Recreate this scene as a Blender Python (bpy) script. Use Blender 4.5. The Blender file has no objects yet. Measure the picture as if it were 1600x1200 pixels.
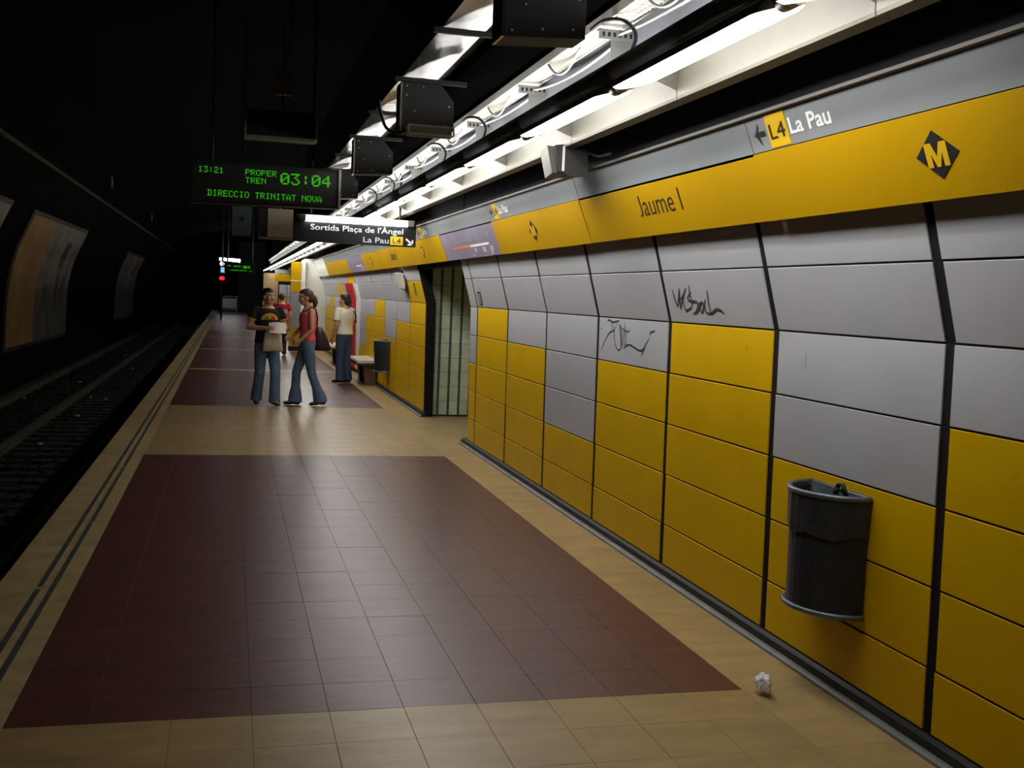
import bpy, bmesh, math, random
from mathutils import Vector, Matrix
random.seed(7)
S = bpy.context.scene
COL = S.collection
PI = math.pi

# ------------------------------------------------------------------ camera
F_PX, YAW, PIT, ROL, CAM_H = 1700.5, 0.2563, -0.0767, 0.0434, 1.65
fw = Vector((math.sin(YAW)*math.cos(PIT), math.cos(YAW)*math.cos(PIT), math.sin(PIT)))
r0 = fw.cross(Vector((0, 0, 1))).normalized(); u0 = r0.cross(fw)
rr = math.cos(ROL)*r0 + math.sin(ROL)*u0
uu = -math.sin(ROL)*r0 + math.cos(ROL)*u0
cam_d = bpy.data.cameras.new('camera'); cam = bpy.data.objects.new('camera', cam_d); COL.objects.link(cam)
cam_d.sensor_width = 36; cam_d.lens = 36*F_PX/1600; cam_d.clip_start = .05; cam_d.clip_end = 300
cam.matrix_world = Matrix(((rr.x, uu.x, -fw.x, 0), (rr.y, uu.y, -fw.y, 0), (rr.z, uu.z, -fw.z, CAM_H), (0, 0, 0, 1)))
S.camera = cam

# ------------------------------------------------------------------ world, exposure
TUBE_L = 15.0            # radiance of the fluorescent diffusers
W = bpy.data.worlds.new('world'); S.world = W; W.use_nodes = True
W.node_tree.nodes['Background'].inputs[0].default_value = (.5, .55, .6, 1)
W.node_tree.nodes['Background'].inputs[1].default_value = .002
S.view_settings.view_transform = 'Standard'; S.view_settings.look = 'None'
S.view_settings.gamma = 1; S.view_settings.exposure = 0.0
S.view_settings.use_curve_mapping = False
S.cycles.use_denoising = True
S.cycles.max_bounces = 6; S.cycles.diffuse_bounces = 4; S.cycles.glossy_bounces = 4
S.cycles.sample_clamp_indirect = 4.0

# ------------------------------------------------------------------ materials
def mat(name, col, rough=.6, metal=0.0, var=0.0, vscale=8.0, bump=0.0, bscale=60.0, island=0.0,
        stretch=None, emit=None, estr=0.0, coat=0.0, spec=.5, coord='Object'):
    m = bpy.data.materials.new(name); m.use_nodes = True
    nt = m.node_tree; N = nt.nodes; L = nt.links
    b = N['Principled BSDF']
    b.inputs['Base Color'].default_value = (*col, 1)
    b.inputs['Roughness'].default_value = rough; b.inputs['Metallic'].default_value = metal
    b.inputs['Specular IOR Level'].default_value = spec
    b.inputs['Coat Weight'].default_value = coat
    if emit:
        b.inputs['Emission Color'].default_value = (*emit, 1); b.inputs['Emission Strength'].default_value = estr
    vec = None
    if var or bump:
        tc = N.new('ShaderNodeTexCoord')
        if coord == 'World':
            g = N.new('ShaderNodeNewGeometry'); src = g.outputs['Position']
        else:
            src = tc.outputs[coord]
        mp = N.new('ShaderNodeMapping'); L.new(src, mp.inputs[0]); vec = mp.outputs[0]
        if stretch: mp.inputs['Scale'].default_value = stretch
    colsock = None
    if var:
        n = N.new('ShaderNodeTexNoise'); n.inputs['Scale'].default_value = vscale; n.inputs['Detail'].default_value = 5
        L.new(vec, n.inputs['Vector'])
        r = N.new('ShaderNodeMapRange'); r.inputs[1].default_value = .25; r.inputs[2].default_value = .75
        r.inputs[3].default_value = 1-var; r.inputs[4].default_value = 1+var
        L.new(n.outputs[0], r.inputs[0])
        mx = N.new('ShaderNodeVectorMath'); mx.operation = 'SCALE'; mx.inputs[0].default_value = col
        L.new(r.outputs[0], mx.inputs['Scale']); colsock = mx.outputs[0]
    if island:
        g = N.new('ShaderNodeNewGeometry'); oi = N.new('ShaderNodeObjectInfo')
        ad = N.new('ShaderNodeMath'); ad.operation = 'ADD'
        L.new(g.outputs['Random Per Island'], ad.inputs[0]); L.new(oi.outputs['Random'], ad.inputs[1])
        fr = N.new('ShaderNodeMath'); fr.operation = 'FRACT'; L.new(ad.outputs[0], fr.inputs[0])
        r = N.new('ShaderNodeMapRange'); r.inputs[3].default_value = 1-island; r.inputs[4].default_value = 1+island
        L.new(fr.outputs[0], r.inputs[0])
        mx = N.new('ShaderNodeVectorMath'); mx.operation = 'SCALE'
        if colsock: L.new(colsock, mx.inputs[0])
        else: mx.inputs[0].default_value = col
        L.new(r.outputs[0], mx.inputs['Scale']); colsock = mx.outputs[0]
    if colsock: L.new(colsock, b.inputs['Base Color'])
    if bump:
        n = N.new('ShaderNodeTexNoise'); n.inputs['Scale'].default_value = bscale; n.inputs['Detail'].default_value = 4
        L.new(vec, n.inputs['Vector'])
        bp = N.new('ShaderNodeBump'); bp.inputs['Strength'].default_value = bump; bp.inputs['Distance'].default_value = .01
        L.new(n.outputs[0], bp.inputs['Height']); L.new(bp.outputs[0], b.inputs['Normal'])
    return m

M = {}
M['yellow'] = mat('yellow_enamel', (.68, .41, .0), .42, var=.05, vscale=3, island=.03, bump=.05, bscale=300, coord='World', spec=.10)
M['grey'] = mat('pale_grey_enamel', (.44, .44, .46), .36, var=.04, vscale=3, island=.02, bump=.05, bscale=300, coord='World', spec=.25)
M['band_yellow'] = mat('fascia_yellow', (.46, .265, .0), .45, var=.03, vscale=2, coord='World', spec=.10)
M['band_grey'] = mat('fascia_grey', (.225, .24, .25), .36, var=.04, vscale=2, coord='World', spec=.3)
M['band_lilac'] = mat('fascia_lilac', (.24, .20, .28), .4, var=.10, vscale=5, coord='World', spec=.3)
M['back'] = mat('black_backing', (.008, .008, .008), .8, spec=.2)
M['dark_strip'] = mat('dark_wall_paint', (.028, .028, .033), .8, var=.25, vscale=4, coord='World', spec=.2)
M['kerb_light'] = mat('worn_rubber', (.15, .155, .14), .5, var=.35, vscale=6, coord='World')
M['kerb_dark'] = mat('dark_rubber', (.012, .013, .014), .45, var=.3, vscale=10, coord='World')
M['red_tile'] = mat('red_terrazzo', (.095, .034, .027), .35, var=.25, vscale=5, bump=.12, bscale=22, island=.05, stretch=(.6, 1.6, 1), coord='World', spec=.42)
M['cream_tile'] = mat('cream_terrazzo', (.35, .245, .105), .36, var=.2, vscale=5, bump=.12, bscale=22, island=.05, stretch=(.6, 1.6, 1), coord='World', spec=.45)
M['kerb_tile'] = mat('lamplit_terrazzo', (.395, .28, .118), .38, var=.2, vscale=5, bump=.12, bscale=22, island=.06, stretch=(.6, 1.6, 1), coord='World', spec=.4)  # cream terrazzo made paler, mostly to put in the lamplight by the wall
M['edge_tile'] = mat('worn_edge_stone', (.38, .285, .13), .55, var=.22, vscale=6, bump=.1, bscale=40, island=.08, coord='World', spec=.3)
M['groove'] = mat('green_grip_strip', (.03, .045, .034), .6, var=.4, vscale=9, coord='World')
M['grout'] = mat('grout', (.07, .042, .03), .8)
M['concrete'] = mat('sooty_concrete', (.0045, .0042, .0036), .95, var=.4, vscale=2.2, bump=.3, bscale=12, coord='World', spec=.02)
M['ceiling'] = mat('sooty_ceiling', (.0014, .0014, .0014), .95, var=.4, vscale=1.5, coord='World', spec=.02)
M['ballast'] = mat('sooty_ballast', (.018, .017, .016), .9, var=.6, vscale=30, coord='World', island=.5, spec=.2)
M['footing'] = mat('dusty_footing', (.07, .065, .05), .9, var=.4, vscale=4, coord='World', spec=.1)
M['rail'] = mat('rail_steel', (.10, .085, .07), .5, metal=.6)
M['sleeper'] = mat('sleeper_wood', (.010, .009, .008), .9)
M['gap_shade'] = mat('gap_shade_black', (.0018, .0018, .0018), .95, spec=.0)  # near-black colour standing in for the darkness beside the duct
M['black_metal'] = mat('black_sheet_metal', (.020, .020, .019), .6, var=.15, vscale=6, spec=.3)
M['black'] = mat('black_plastic', (.012, .012, .012), .5, spec=.3)
M['galv'] = mat('galvanised_sheet', (.40, .40, .37), .2, metal=1.0, var=.18, vscale=3, bump=.12, bscale=6)
M['steel'] = mat('zinc_bracket', (.45, .45, .43), .45, metal=.7)
M['rail_trim'] = mat('brownish_trim', (.10, .085, .075), .6)
M['tray'] = mat('white_perforated_tray', (.78, .76, .68), .5)
M['cream_metal'] = mat('cream_paint', (.125, .117, .092), .5, var=.08, vscale=3, coord='World', spec=.3)
M['grey_metal'] = mat('blue_grey_paint', (.20, .21, .24), .6, spec=.3)
M['pipe'] = mat('dark_lamp_housing', (.065, .058, .045), .7, spec=.3)
M['cap'] = mat('brown_lamp_collar', (.09, .06, .025), .5)
M['tube'] = mat('fluorescent_glow', (.9, .9, .9), .4, emit=(1.0, .985, .95), estr=TUBE_L)
M['uplight'] = mat('uplight_glow', (.9, .9, .9), .4, emit=(1.0, .985, .95), estr=65)
M['tube_sign'] = mat('sign_tube_glow', (.9, .9, .9), .4, emit=(.95, .97, 1.0), estr=18)
M['white_cable'] = mat('white_cable', (.75, .74, .70), .5)
M['black_cable'] = mat('black_cable', (.012, .012, .012), .5)
M['white'] = mat('white_paint', (.72, .71, .66), .5, var=.05, vscale=3)
M['pier_white'] = mat('pier_white', (.70, .69, .62), .5, var=.06, vscale=2)
M['tan'] = mat('tan_plaster', (.46, .33, .14), .7, var=.15, vscale=2)
M['green_tile'] = mat('grey_green_tile', (.64, .69, .49), .35, var=.12, vscale=8, island=.10, coord='World')
M['teal'] = mat('teal_tile_strip', (.035, .14, .12), .35, var=.2, vscale=8, coord='World')
M['led'] = mat('green_led', (.02, .1, .0), .5, emit=(.06, 1.0, .0), estr=.36)
M['screen'] = mat('dark_screen', (.020, .020, .018), .35)
M['sign_black'] = mat('sign_black', (.004, .0045, .005), .4, spec=.3)
M['print_white'] = mat('print_white', (.80, .80, .80), .5)
M['sign_white'] = mat('sign_white', (.42, .42, .44), .5)
M['print_grey'] = mat('print_pale_grey', (.42, .42, .44), .5)
M['print_black'] = mat('print_black', (.008, .008, .008), .5)
M['print_orange'] = mat('print_orange', (.75, .20, .03), .5)
M['sign_yellow'] = mat('sign_yellow', (.66, .40, .0), .45)
M['ink'] = mat('marker_ink', (.03, .03, .032), .6)
M['bin'] = mat('bin_dark_steel', (.035, .038, .042), .45, metal=.3, var=.2, vscale=12)
M['bin_rim'] = mat('bin_rim_steel', (.14, .16, .19), .35, metal=.5)
M['bag'] = mat('grey_bin_bag', (.12, .145, .17), .3, var=.3, vscale=14, bump=.5, bscale=25)
M['bag_dark'] = mat('bin_bag_cuff', (.034, .038, .043), .38, var=.3, vscale=14, bump=.6, bscale=18)
M['bench_top'] = mat('bench_top', (.62, .56, .44), .45)
M['bench_dark'] = mat('bench_frame', (.03, .03, .03), .5)
M['bench_brown'] = mat('bench_support', (.13, .08, .03), .5)
M['red_box'] = mat('red_enamel', (.55, .012, .02), .4)
M['window_dark'] = mat('dark_window', (.05, .03, .05), .2)
M['speaker_box'] = mat('speaker_beige', (.055, .05, .036), .6)
M['beige_box'] = mat('beige_enamel', (.30, .28, .20), .5)
M['blue_panel'] = mat('blue_panel', (.045, .085, .10), .5)
M['olive_frame'] = mat('olive_frame', (.12, .115, .075), .6)
M['paper'] = mat('white_paper', (.85, .82, .84), .7)
M['poster_orange'] = mat('poster_orange', (.26, .14, .01), .6, var=.35, vscale=1.2, coord='World')
M['poster_beige'] = mat('poster_beige', (.15, .13, .09), .6, var=.55, vscale=1.3, coord='World')
M['poster_grey'] = mat('poster_grey', (.07, .066, .052), .6, var=.6, vscale=1.6, coord='World')
M['skin'] = mat('skin', (.66, .34, .22), .5); M['skin_tan'] = mat('tanned_skin', (.54, .29, .17), .5)
M['hair_dark'] = mat('dark_hair', (.012, .009, .007), .5, bump=.6, bscale=90)
M['hair_brown'] = mat('brown_hair', (.06, .032, .018), .5, bump=.6, bscale=90)
M['denim'] = mat('blue_denim', (.095, .155, .26), .8, var=.3, vscale=7, bump=.2, bscale=200)
M['denim_dark'] = mat('dark_denim', (.036, .058, .115), .8, var=.25, vscale=9, bump=.2, bscale=200)
M['cloth_black'] = mat('black_cotton', (.010, .010, .011), .85)
M['cloth_white'] = mat('white_cotton', (.72, .69, .63), .85, var=.05, vscale=10)
M['cloth_pink'] = mat('coral_pink_cotton', (.68, .09, .10), .8)
M['cloth_red'] = mat('red_knit', (.34, .008, .018), .85)
M['cloth_cream'] = mat('cream_knit', (.52, .42, .30), .85)
M['cloth_rose'] = mat('rose_knit', (.38, .12, .12), .85)
M['tote'] = mat('cream_canvas', (.52, .46, .37), .8, var=.1, vscale=10)
M['maroon'] = mat('dark_maroon_leather', (.030, .008, .014), .5)
M['scrunchie'] = mat('magenta_cloth', (.40, .01, .10), .7)
M['shoe'] = mat('black_shoe', (.012, .010, .010), .5); M['shoe_brown'] = mat('brown_shoe', (.05, .022, .014), .5)
M['eye_white'] = mat('eye_white', (.7, .68, .66), .3); M['iris'] = mat('dark_iris', (.01, .007, .005), .2)
M['lips'] = mat('lips', (.38, .12, .10), .5)
M['p_yellow'] = mat('shirt_print_yellow', (.70, .40, .01), .8); M['p_green'] = mat('shirt_print_green', (.02, .25, .10), .8)
M['p_red'] = mat('shirt_print_red', (.5, .03, .02), .8)
M['red_lamp'] = mat('red_signal_glow', (.5, .0, .0), .4, emit=(1, .01, .03), estr=3.0)
M['blue_lamp'] = mat('blue_sign_glow', (.1, .3, .5), .4, emit=(.25, .65, 1), estr=.9)
M['white_lamp'] = mat('white_lamp_glow', (.8, .8, .8), .4, emit=(1, 1, .95), estr=3.0)
M['amber'] = mat('amber_lamp_glow', (.6, .2, .1), .4, emit=(1, .3, .12), estr=1.5)

# ------------------------------------------------------------------ helpers
class MB:
    """collects verts and faces for one mesh object"""
    def __init__(s): s.v = []; s.f = []
    def add(s, vs, fs):
        o = len(s.v); s.v += [tuple(v) for v in vs]; s.f += [tuple(i+o for i in f) for f in fs]; return s
    def box(s, x0, x1, y0, y1, z0, z1, mtx=None):
        vs = [Vector(p) for p in ((x0,y0,z0),(x1,y0,z0),(x1,y1,z0),(x0,y1,z0),(x0,y0,z1),(x1,y0,z1),(x1,y1,z1),(x0,y1,z1))]
        if mtx: vs = [mtx @ v for v in vs]
        return s.add(vs, [(0,3,2,1),(4,5,6,7),(0,1,5,4),(1,2,6,5),(2,3,7,6),(3,0,4,7)])
    def prism(s, prof, a, b, axis='Y'):
        """closed profile swept along an axis: Y takes (x,z), X takes (y,z), Z takes (x,y)"""
        n = len(prof)
        put = {'Y': lambda p, t: (p[0], t, p[1]), 'X': lambda p, t: (t, p[0], p[1]), 'Z': lambda p, t: (p[0], p[1], t)}[axis]
        vs = [put(p, a) for p in prof] + [put(p, b) for p in prof]
        fs = [tuple(range(n)), tuple(range(2*n-1, n-1, -1))] + [(i, n+i, n+(i+1) % n, (i+1) % n) for i in range(n)]
        return s.add(vs, fs)
    def strip(s, prof, y0, y1, thick):
        """open profile in XZ swept along Y, given a thickness to the right of travel"""
        P = [Vector((p[0], p[1])) for p in prof]; off = []
        for i in range(len(P)):
            d = (P[min(i+1, len(P)-1)] - P[max(i-1, 0)]).normalized()
            off.append(P[i] + Vector((d.y, -d.x))*thick)
        for i in range(len(P)-1):
            s.prism([P[i], P[i+1], off[i+1], off[i]], y0, y1)
        return s
    def tube(s, pts, r, n=8, cap=True):
        pts = [Vector(p) for p in pts]; rs = r if isinstance(r, (list, tuple)) else [r]*len(pts)
        rings = []; up = None
        for i, p in enumerate(pts):
            d = (pts[min(i+1, len(pts)-1)] - pts[max(i-1, 0)]).normalized()
            if up is None:
                up = d.orthogonal().normalized()
                if abs(d.z) < .9: up = (Vector((0, 0, 1)) - d*d.z).normalized()
                else: up = (Vector((0, 1, 0)) - d*d.y).normalized()
            else:
                up = (up - d*up.dot(d)).normalized()
            sd = d.cross(up); R = rs[i]; rx, ry = R if isinstance(R, tuple) else (R, R)
            rings.append([p + sd*math.cos(2*PI*k/n)*rx + up*math.sin(2*PI*k/n)*ry for k in range(n)])
        return s.rings(rings, cap)
    def rings(s, rings, cap=True):
        n = len(rings[0]); vs = [v for r in rings for v in r]; fs = []
        for i in range(len(rings)-1):
            for k in range(n):
                fs.append((i*n+k, i*n+(k+1) % n, (i+1)*n+(k+1) % n, (i+1)*n+k))
        if cap: fs += [tuple(range(n-1, -1, -1)), tuple((len(rings)-1)*n+k for k in range(n))]
        return s.add(vs, fs)
    def ball(s, c, r, n=10, m=7, mtx=None):
        c = Vector(c); rx, ry, rz = r if isinstance(r, tuple) else (r, r, r)
        vs = []
        for i in range(1, m):
            t = PI*i/m
            for k in range(n):
                vs.append(Vector((rx*math.sin(t)*math.cos(2*PI*k/n), ry*math.sin(t)*math.sin(2*PI*k/n), rz*math.cos(t))))
        vs += [Vector((0, 0, rz)), Vector((0, 0, -rz))]; T, B = len(vs)-2, len(vs)-1
        if mtx: vs = [mtx @ v for v in vs]
        vs = [v+c for v in vs]
        fs = []
        for i in range(m-2):
            for k in range(n): fs.append((i*n+k, (i+1)*n+k, (i+1)*n+(k+1) % n, i*n+(k+1) % n))
        for k in range(n):
            fs.append((T, k, (k+1) % n)); fs.append((B, (m-2)*n+(k+1) % n, (m-2)*n+k))
        return s.add(vs, fs)
    def mesh(s, name):
        me = bpy.data.meshes.new(name); me.from_pydata(s.v, [], s.f)
        bm = bmesh.new(); bm.from_mesh(me); bmesh.ops.recalc_face_normals(bm, faces=bm.faces); bm.to_mesh(me); bm.free()
        return me
    def build(s, name, m, parent=None, smooth=False):
        me = s.mesh(name); return link(name, me, m, parent, smooth)

def link(name, me, m, parent=None, smooth=False):
    if m and not me.materials: me.materials.append(M[m] if isinstance(m, str) else m)
    if smooth:
        for p in me.polygons: p.use_smooth = True
    o = bpy.data.objects.new(name, me); COL.objects.link(o)
    if parent: o.parent = parent
    return o

def tag(o, label=None, cat=None, group=None, kind=None):
    for k, v in (('label', label), ('category', cat), ('group', group), ('kind', kind)):
        if v: o[k] = v
    return o

def empty(name, loc=(0, 0, 0), label=None, cat=None, group=None, rz=0, kind=None):
    o = bpy.data.objects.new(name, None); COL.objects.link(o); o.location = loc; o.rotation_euler = (0, 0, rz)
    o.empty_display_size = .1
    return tag(o, label, cat, group, kind)

def kids(o): return [c for c in bpy.data.objects if c.parent == o]
def copy_tree(o, parent=None):
    src = kids(o)
    c = o.copy(); COL.objects.link(c); c.parent = parent
    for ch in src: copy_tree(ch, c)
    return c

def text_mesh(txt, w, h, depth=.002, bold=0.0, shear=0.0):
    """lettering fitted to a w by h box, lower left corner at the origin, in the XY plane"""
    cu = bpy.data.curves.new('lettering', 'FONT'); cu.body = txt; cu.size = 1; cu.offset = bold; cu.extrude = .01; cu.shear = shear
    cu.resolution_u = 3
    o = bpy.data.objects.new('lettering', cu); COL.objects.link(o)
    dg = bpy.context.evaluated_depsgraph_get(); dg.update()
    me = bpy.data.meshes.new_from_object(o.evaluated_get(dg))
    bpy.data.objects.remove(o); bpy.data.curves.remove(cu)
    if txt[0] == 'J':            # the letter J stands on the line like the others
        lo = min(v.co.x for v in me.vertices); adj = {}
        for e in me.edges:
            a, b_ = e.vertices; adj.setdefault(a, []).append(b_); adj.setdefault(b_, []).append(a)
        st = [min(range(len(me.vertices)), key=lambda i: me.vertices[i].co.x)]; seen = set(st)
        while st:
            for j in adj[st.pop()]:
                if j not in seen: seen.add(j); st.append(j)
        yb = min(me.vertices[i].co.y for i in seen); yt = max(me.vertices[i].co.y for i in seen)
        xm = max(me.vertices[i].co.x for i in seen)+1e-4
        for v in me.vertices:
            if v.co.x > xm: continue
            v.co.y = -.01+(v.co.y-yb)/(yt-yb)*(yt+.01)
    xs = [v.co.x for v in me.vertices]; ys = [v.co.y for v in me.vertices]
    x0, x1, y0, y1 = min(xs), max(xs), min(ys), max(ys)
    for v in me.vertices:
        v.co.x = (v.co.x-x0)/(x1-x0)*w; v.co.y = (v.co.y-y0)/(y1-y0)*h; v.co.z = (v.co.z+.01)/.02*depth
    me.materials.clear()
    return me

def words(me, gap):
    """split lettering into one mesh per word"""
    bm = bmesh.new(); bm.from_mesh(me); isl = []; seen = set()
    for v in bm.verts:
        if v in seen: continue
        st = [v]; seen.add(v); comp = []
        while st:
            a = st.pop(); comp.append(a)
            for e in a.link_edges:
                o = e.other_vert(a)
                if o not in seen: seen.add(o); st.append(o)
        isl.append((min(q.co.x for q in comp), max(q.co.x for q in comp), comp))
    isl.sort(key=lambda t: t[0]); cl = []
    for a, b_, c in isl:
        if cl and a - cl[-1][0] < gap: cl[-1][0] = max(cl[-1][0], b_); cl[-1][1].extend(c)
        else: cl.append([b_, list(c)])
    out = []
    for _, vs in cl:
        ix = {v: i for i, v in enumerate(vs)}
        m = bpy.data.meshes.new('lettering')
        m.from_pydata([tuple(v.co) for v in vs], [], [tuple(ix[v] for v in f.verts) for f in bm.faces if f.verts[0] in ix])
        out.append(m)
    bm.free(); return out
def place_mesh(me, origin, ex, ey):
    """move mesh from XY plane to the plane spanned by ex, ey at origin"""
    ex = Vector(ex).normalized(); ey = Vector(ey).normalized(); ez = ex.cross(ey)
    o = Vector(origin)
    me.transform(Matrix(((ex.x, ey.x, ez.x, o.x), (ex.y, ey.y, ez.y, o.y), (ex.z, ey.z, ez.z, o.z), (0, 0, 0, 1))))
    return me

# ------------------------------------------------------------------ dimensions
XE, XRL, XRR, XK = -1.175, -.775, 2.205, 2.575       # platform edge, red field left and right, kerb foot
PW = [(2.616, .07), (2.595, 1.56), (2.514, 1.862), (2.445, 2.12)]   # face of the enamel wall
BB, BM_, BT = (2.40, 2.065), (2.285, 2.355), (2.225, 2.502)         # fascia bottom, split, top
ROWZ = [.07, .3187, .629, .9393, 1.2497, 1.56]
DOOR0, DOOR1, WEND = 11.86, 14.72, 30.9
def wall_x(z):
    for (x0, z0), (x1, z1) in zip(PW[:-1], PW[1:]):
        if z <= z1: return x0 + (x1-x0)*(z-z0)/(z1-z0)
    return PW[-1][0]

# ------------------------------------------------------------------ floor
floor = MB().prism([(XE+.02, -1.2), (5.2, -1.2), (5.2, -.012), (XE+.02, -.012)], -3, 88).build('floor', 'grout')
tag(floor, 'red and cream tiled platform floor', kind='structure')
def tile_mesh(w, l, name, m):
    b = MB(); g = .0005; t = .0009
    x0, x1, y0, y1 = g, w-g, g, l-g
    b.add([(x0, y0, -.014), (x1, y0, -.014), (x1, y1, -.014), (x0, y1, -.014),
           (x0, y0, -t), (x1, y0, -t), (x1, y1, -t), (x0, y1, -t),
           (x0+t, y0+t, 0), (x1-t, y0+t, 0), (x1-t, y1-t, 0), (x0+t, y1-t, 0)],
          [(0,1,5,4),(1,2,6,5),(2,3,7,6),(3,0,4,7),(4,5,9,8),(5,6,10,9),(6,7,11,10),(7,4,8,11),(8,9,10,11)])
    me = b.mesh(name); me.materials.append(M[m]); return me
def put_tile(me, x, y):
    o = bpy.data.objects.new('floor_tile', me); COL.objects.link(o); o.parent = floor
    o.location = (x, y, random.uniform(-.0004, .0004))
    o.rotation_euler = (random.uniform(-.0007, .0007), random.uniform(-.0007, .0007), 0)
Y1, Y2, Y3 = 4.22, 11.055, 15.72
tw, tl = (XRR-XRL)/10, (Y2-Y1)/22
RT = tile_mesh(tw, tl, 'floor_tile', 'red_tile')
for j in range(22):
    for i in range(10): put_tile(RT, XRL+i*tw, Y1+j*tl)
CT = tile_mesh(tw, tl, 'floor_tile', 'cream_tile')
for j in range(4):
    for i in range(10): put_tile(CT, XRL+i*tw, Y1-(j+1)*tl)
KT = tile_mesh(XK+.04-XRR, tl, 'floor_tile', 'kerb_tile')
for j in range(-4, 14): put_tile(KT, XRR, Y1+j*tl)
ET = tile_mesh(XRL-XE, .62, 'edge_tile', 'edge_tile')
for j in range(18):
    put_tile(ET, XE, 2.81+j*.62)
# beyond: tiles too far off to count, joined per colour
def tile_field(m, rects, name='floor_tiling'):
    b = MB()
    for (x0, x1, y0, y1, sx, sy) in rects:
        nx, ny = max(1, round((x1-x0)/sx)), max(1, round((y1-y0)/sy))
        dx, dy = (x1-x0)/nx, (y1-y0)/ny
        for i in range(nx):
            for j in range(ny):
                z = random.uniform(-.0004, .0004); g = .0008
                a, c, e, f = x0+i*dx+g, x0+(i+1)*dx-g, y0+j*dy+g, y0+(j+1)*dy-g
                z2, z3 = z+random.uniform(-.0003, .0003), z+random.uniform(-.0003, .0003)
                b.add([(a, e, z), (c, e, z2), (c, f, z+z3-z2), (a, f, z3), (a, e, -.014), (c, e, -.014), (c, f, -.014), (a, f, -.014)],
                      [(0,1,2,3),(4,5,1,0),(5,6,2,1),(6,7,3,2),(7,4,0,3)])
    o = b.build(name, m, floor); o['kind'] = 'stuff'; return o
reds = [(15.72, 22.58), (23.0, 30.0), (30.45, 37.6), (38.1, 44.2), (44.7, 52), (52.5, 60), (60.5, 68), (68.5, 86)]
tile_field('red_tile', [(XRL, XRR, a, b_, .2975, .3105) for a, b_ in reds])
cr = [(XRL, XRR, Y2, Y3, .2975, .3105), (XRL, XRR, .2, 2.97, .2975, .3105)]
for (a, b1), (a2, b2) in zip(reds[:-1], reds[1:]): cr.append((XRL, XRR, b1, a2, .2975, .22))
tile_field('kerb_tile', [(XRR, XK+.04, .2, 2.97, .37, .31), (XRR, XK+.04, 8.57, 88, .37, .31)])
cr += [(XK+.04, 5.0, DOOR0-.1, 14.95, .3, .31)]
tile_field('cream_tile', cr)
tile_field('edge_tile', [(XE, XRL, .2, 2.81, .4, .62), (XE, XRL, 13.97, 88, .4, .62)])
# grip strips near the platform edge
for x in (-.957, -.888):
    b = MB(); y = .3
    while y < 86:
        l = random.uniform(2.2, 6.0)
        b.box(x-.014, x+.014, y, min(y+l, 86), -.01, .0018); y += l + random.uniform(.01, .06 if y < 12 else .3)
    tag(b.build('grip_strip', 'groove', floor), 'dark green ribbed grip strip along the platform edge')
MB().box(XE, XE+.02, -3, 88, -.16, -.004).build('platform_nosing', 'edge_tile', floor)

# ------------------------------------------------------------------ enamel wall, near and far
def wall_backing(y0, y1, name):
    o = [(x+.006, z) for x, z in PW]
    prof = [(2.64, -.01)] + o + [(2.30, 2.48), (2.30, 3.4), (2.9, 3.4), (2.74, 2.1), (2.74, 0)]
    low = [(2.64, 0)] + o + [(o[-1][0]+.115, o[-1][1]+.02), (2.655, 1.862), (2.735, 1.56), (2.745, 0)]
    return tag(MB().prism(low, y0, y1).build(name, 'back'), kind='structure')
wall_r = wall_backing(-2.5, DOOR0, 'wall_right'); tag(wall_r, 'enamel panel wall of the platform, near side of the passage')
wall_f = wall_backing(DOOR1, WEND, 'wall_right'); tag(wall_f, 'enamel panel wall of the platform, beyond the passage')
_pm = {}
def panel(row, col, y0, y1, parent):
    """one enamel plate; row 0..4 below the kink counted from the top, 5 = upper one, 6 = topmost"""
    w = round(y1-y0, 3); key = (row, col, w)
    if key not in _pm:
        if row < 5: z1, z0 = ROWZ[5-row], ROWZ[4-row]
        elif row == 5: z0, z1 = 1.56, 1.862
        else: z0, z1 = 1.862, 2.12
        a, b_ = Vector((wall_x(z0+.001), z0+.0045)), Vector((wall_x(z1-.001), z1-.0045))
        d = (b_-a).normalized(); n = Vector((d.y, -d.x))       # into the wall
        g = .029; e = .0018
        P = lambda p, off: (p.x+n.x*off, p.y+n.y*off)
        vs = []
        for y in (g, w-g):
            vs += [(P(a, .02)[0], y, P(a, .02)[1]), (P(b_, .02)[0], y, P(b_, .02)[1])]
        for y in (g, w-g):
            vs += [(P(a, e)[0], y, P(a, e)[1]), (P(b_, e)[0], y, P(b_, e)[1])]
        a2, b2 = a+d*e, b_-d*e
        for y in (g+e, w-g-e): vs += [(a2.x, y, a2.y), (b2.x, y, b2.y)]
        fs = [(0,1,5,4),(1,3,7,5),(3,2,6,7),(2,0,4,6),(4,5,9,8),(5,7,11,9),(7,6,10,11),(6,4,8,10),(8,9,11,10)]
        me = MB().add(vs, fs).mesh('wall_panel'); me.materials.append(M[col]); _pm[key] = me
    o = bpy.data.objects.new('wall_panel', _pm[key]); COL.objects.link(o); o.parent = parent
    o.location = (random.uniform(-.0012, .0012), y0, 0); o.rotation_euler = (0, 0, random.uniform(-.0012, .0012))
    return o
YA, SP = 11.511, 1.3338
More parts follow.
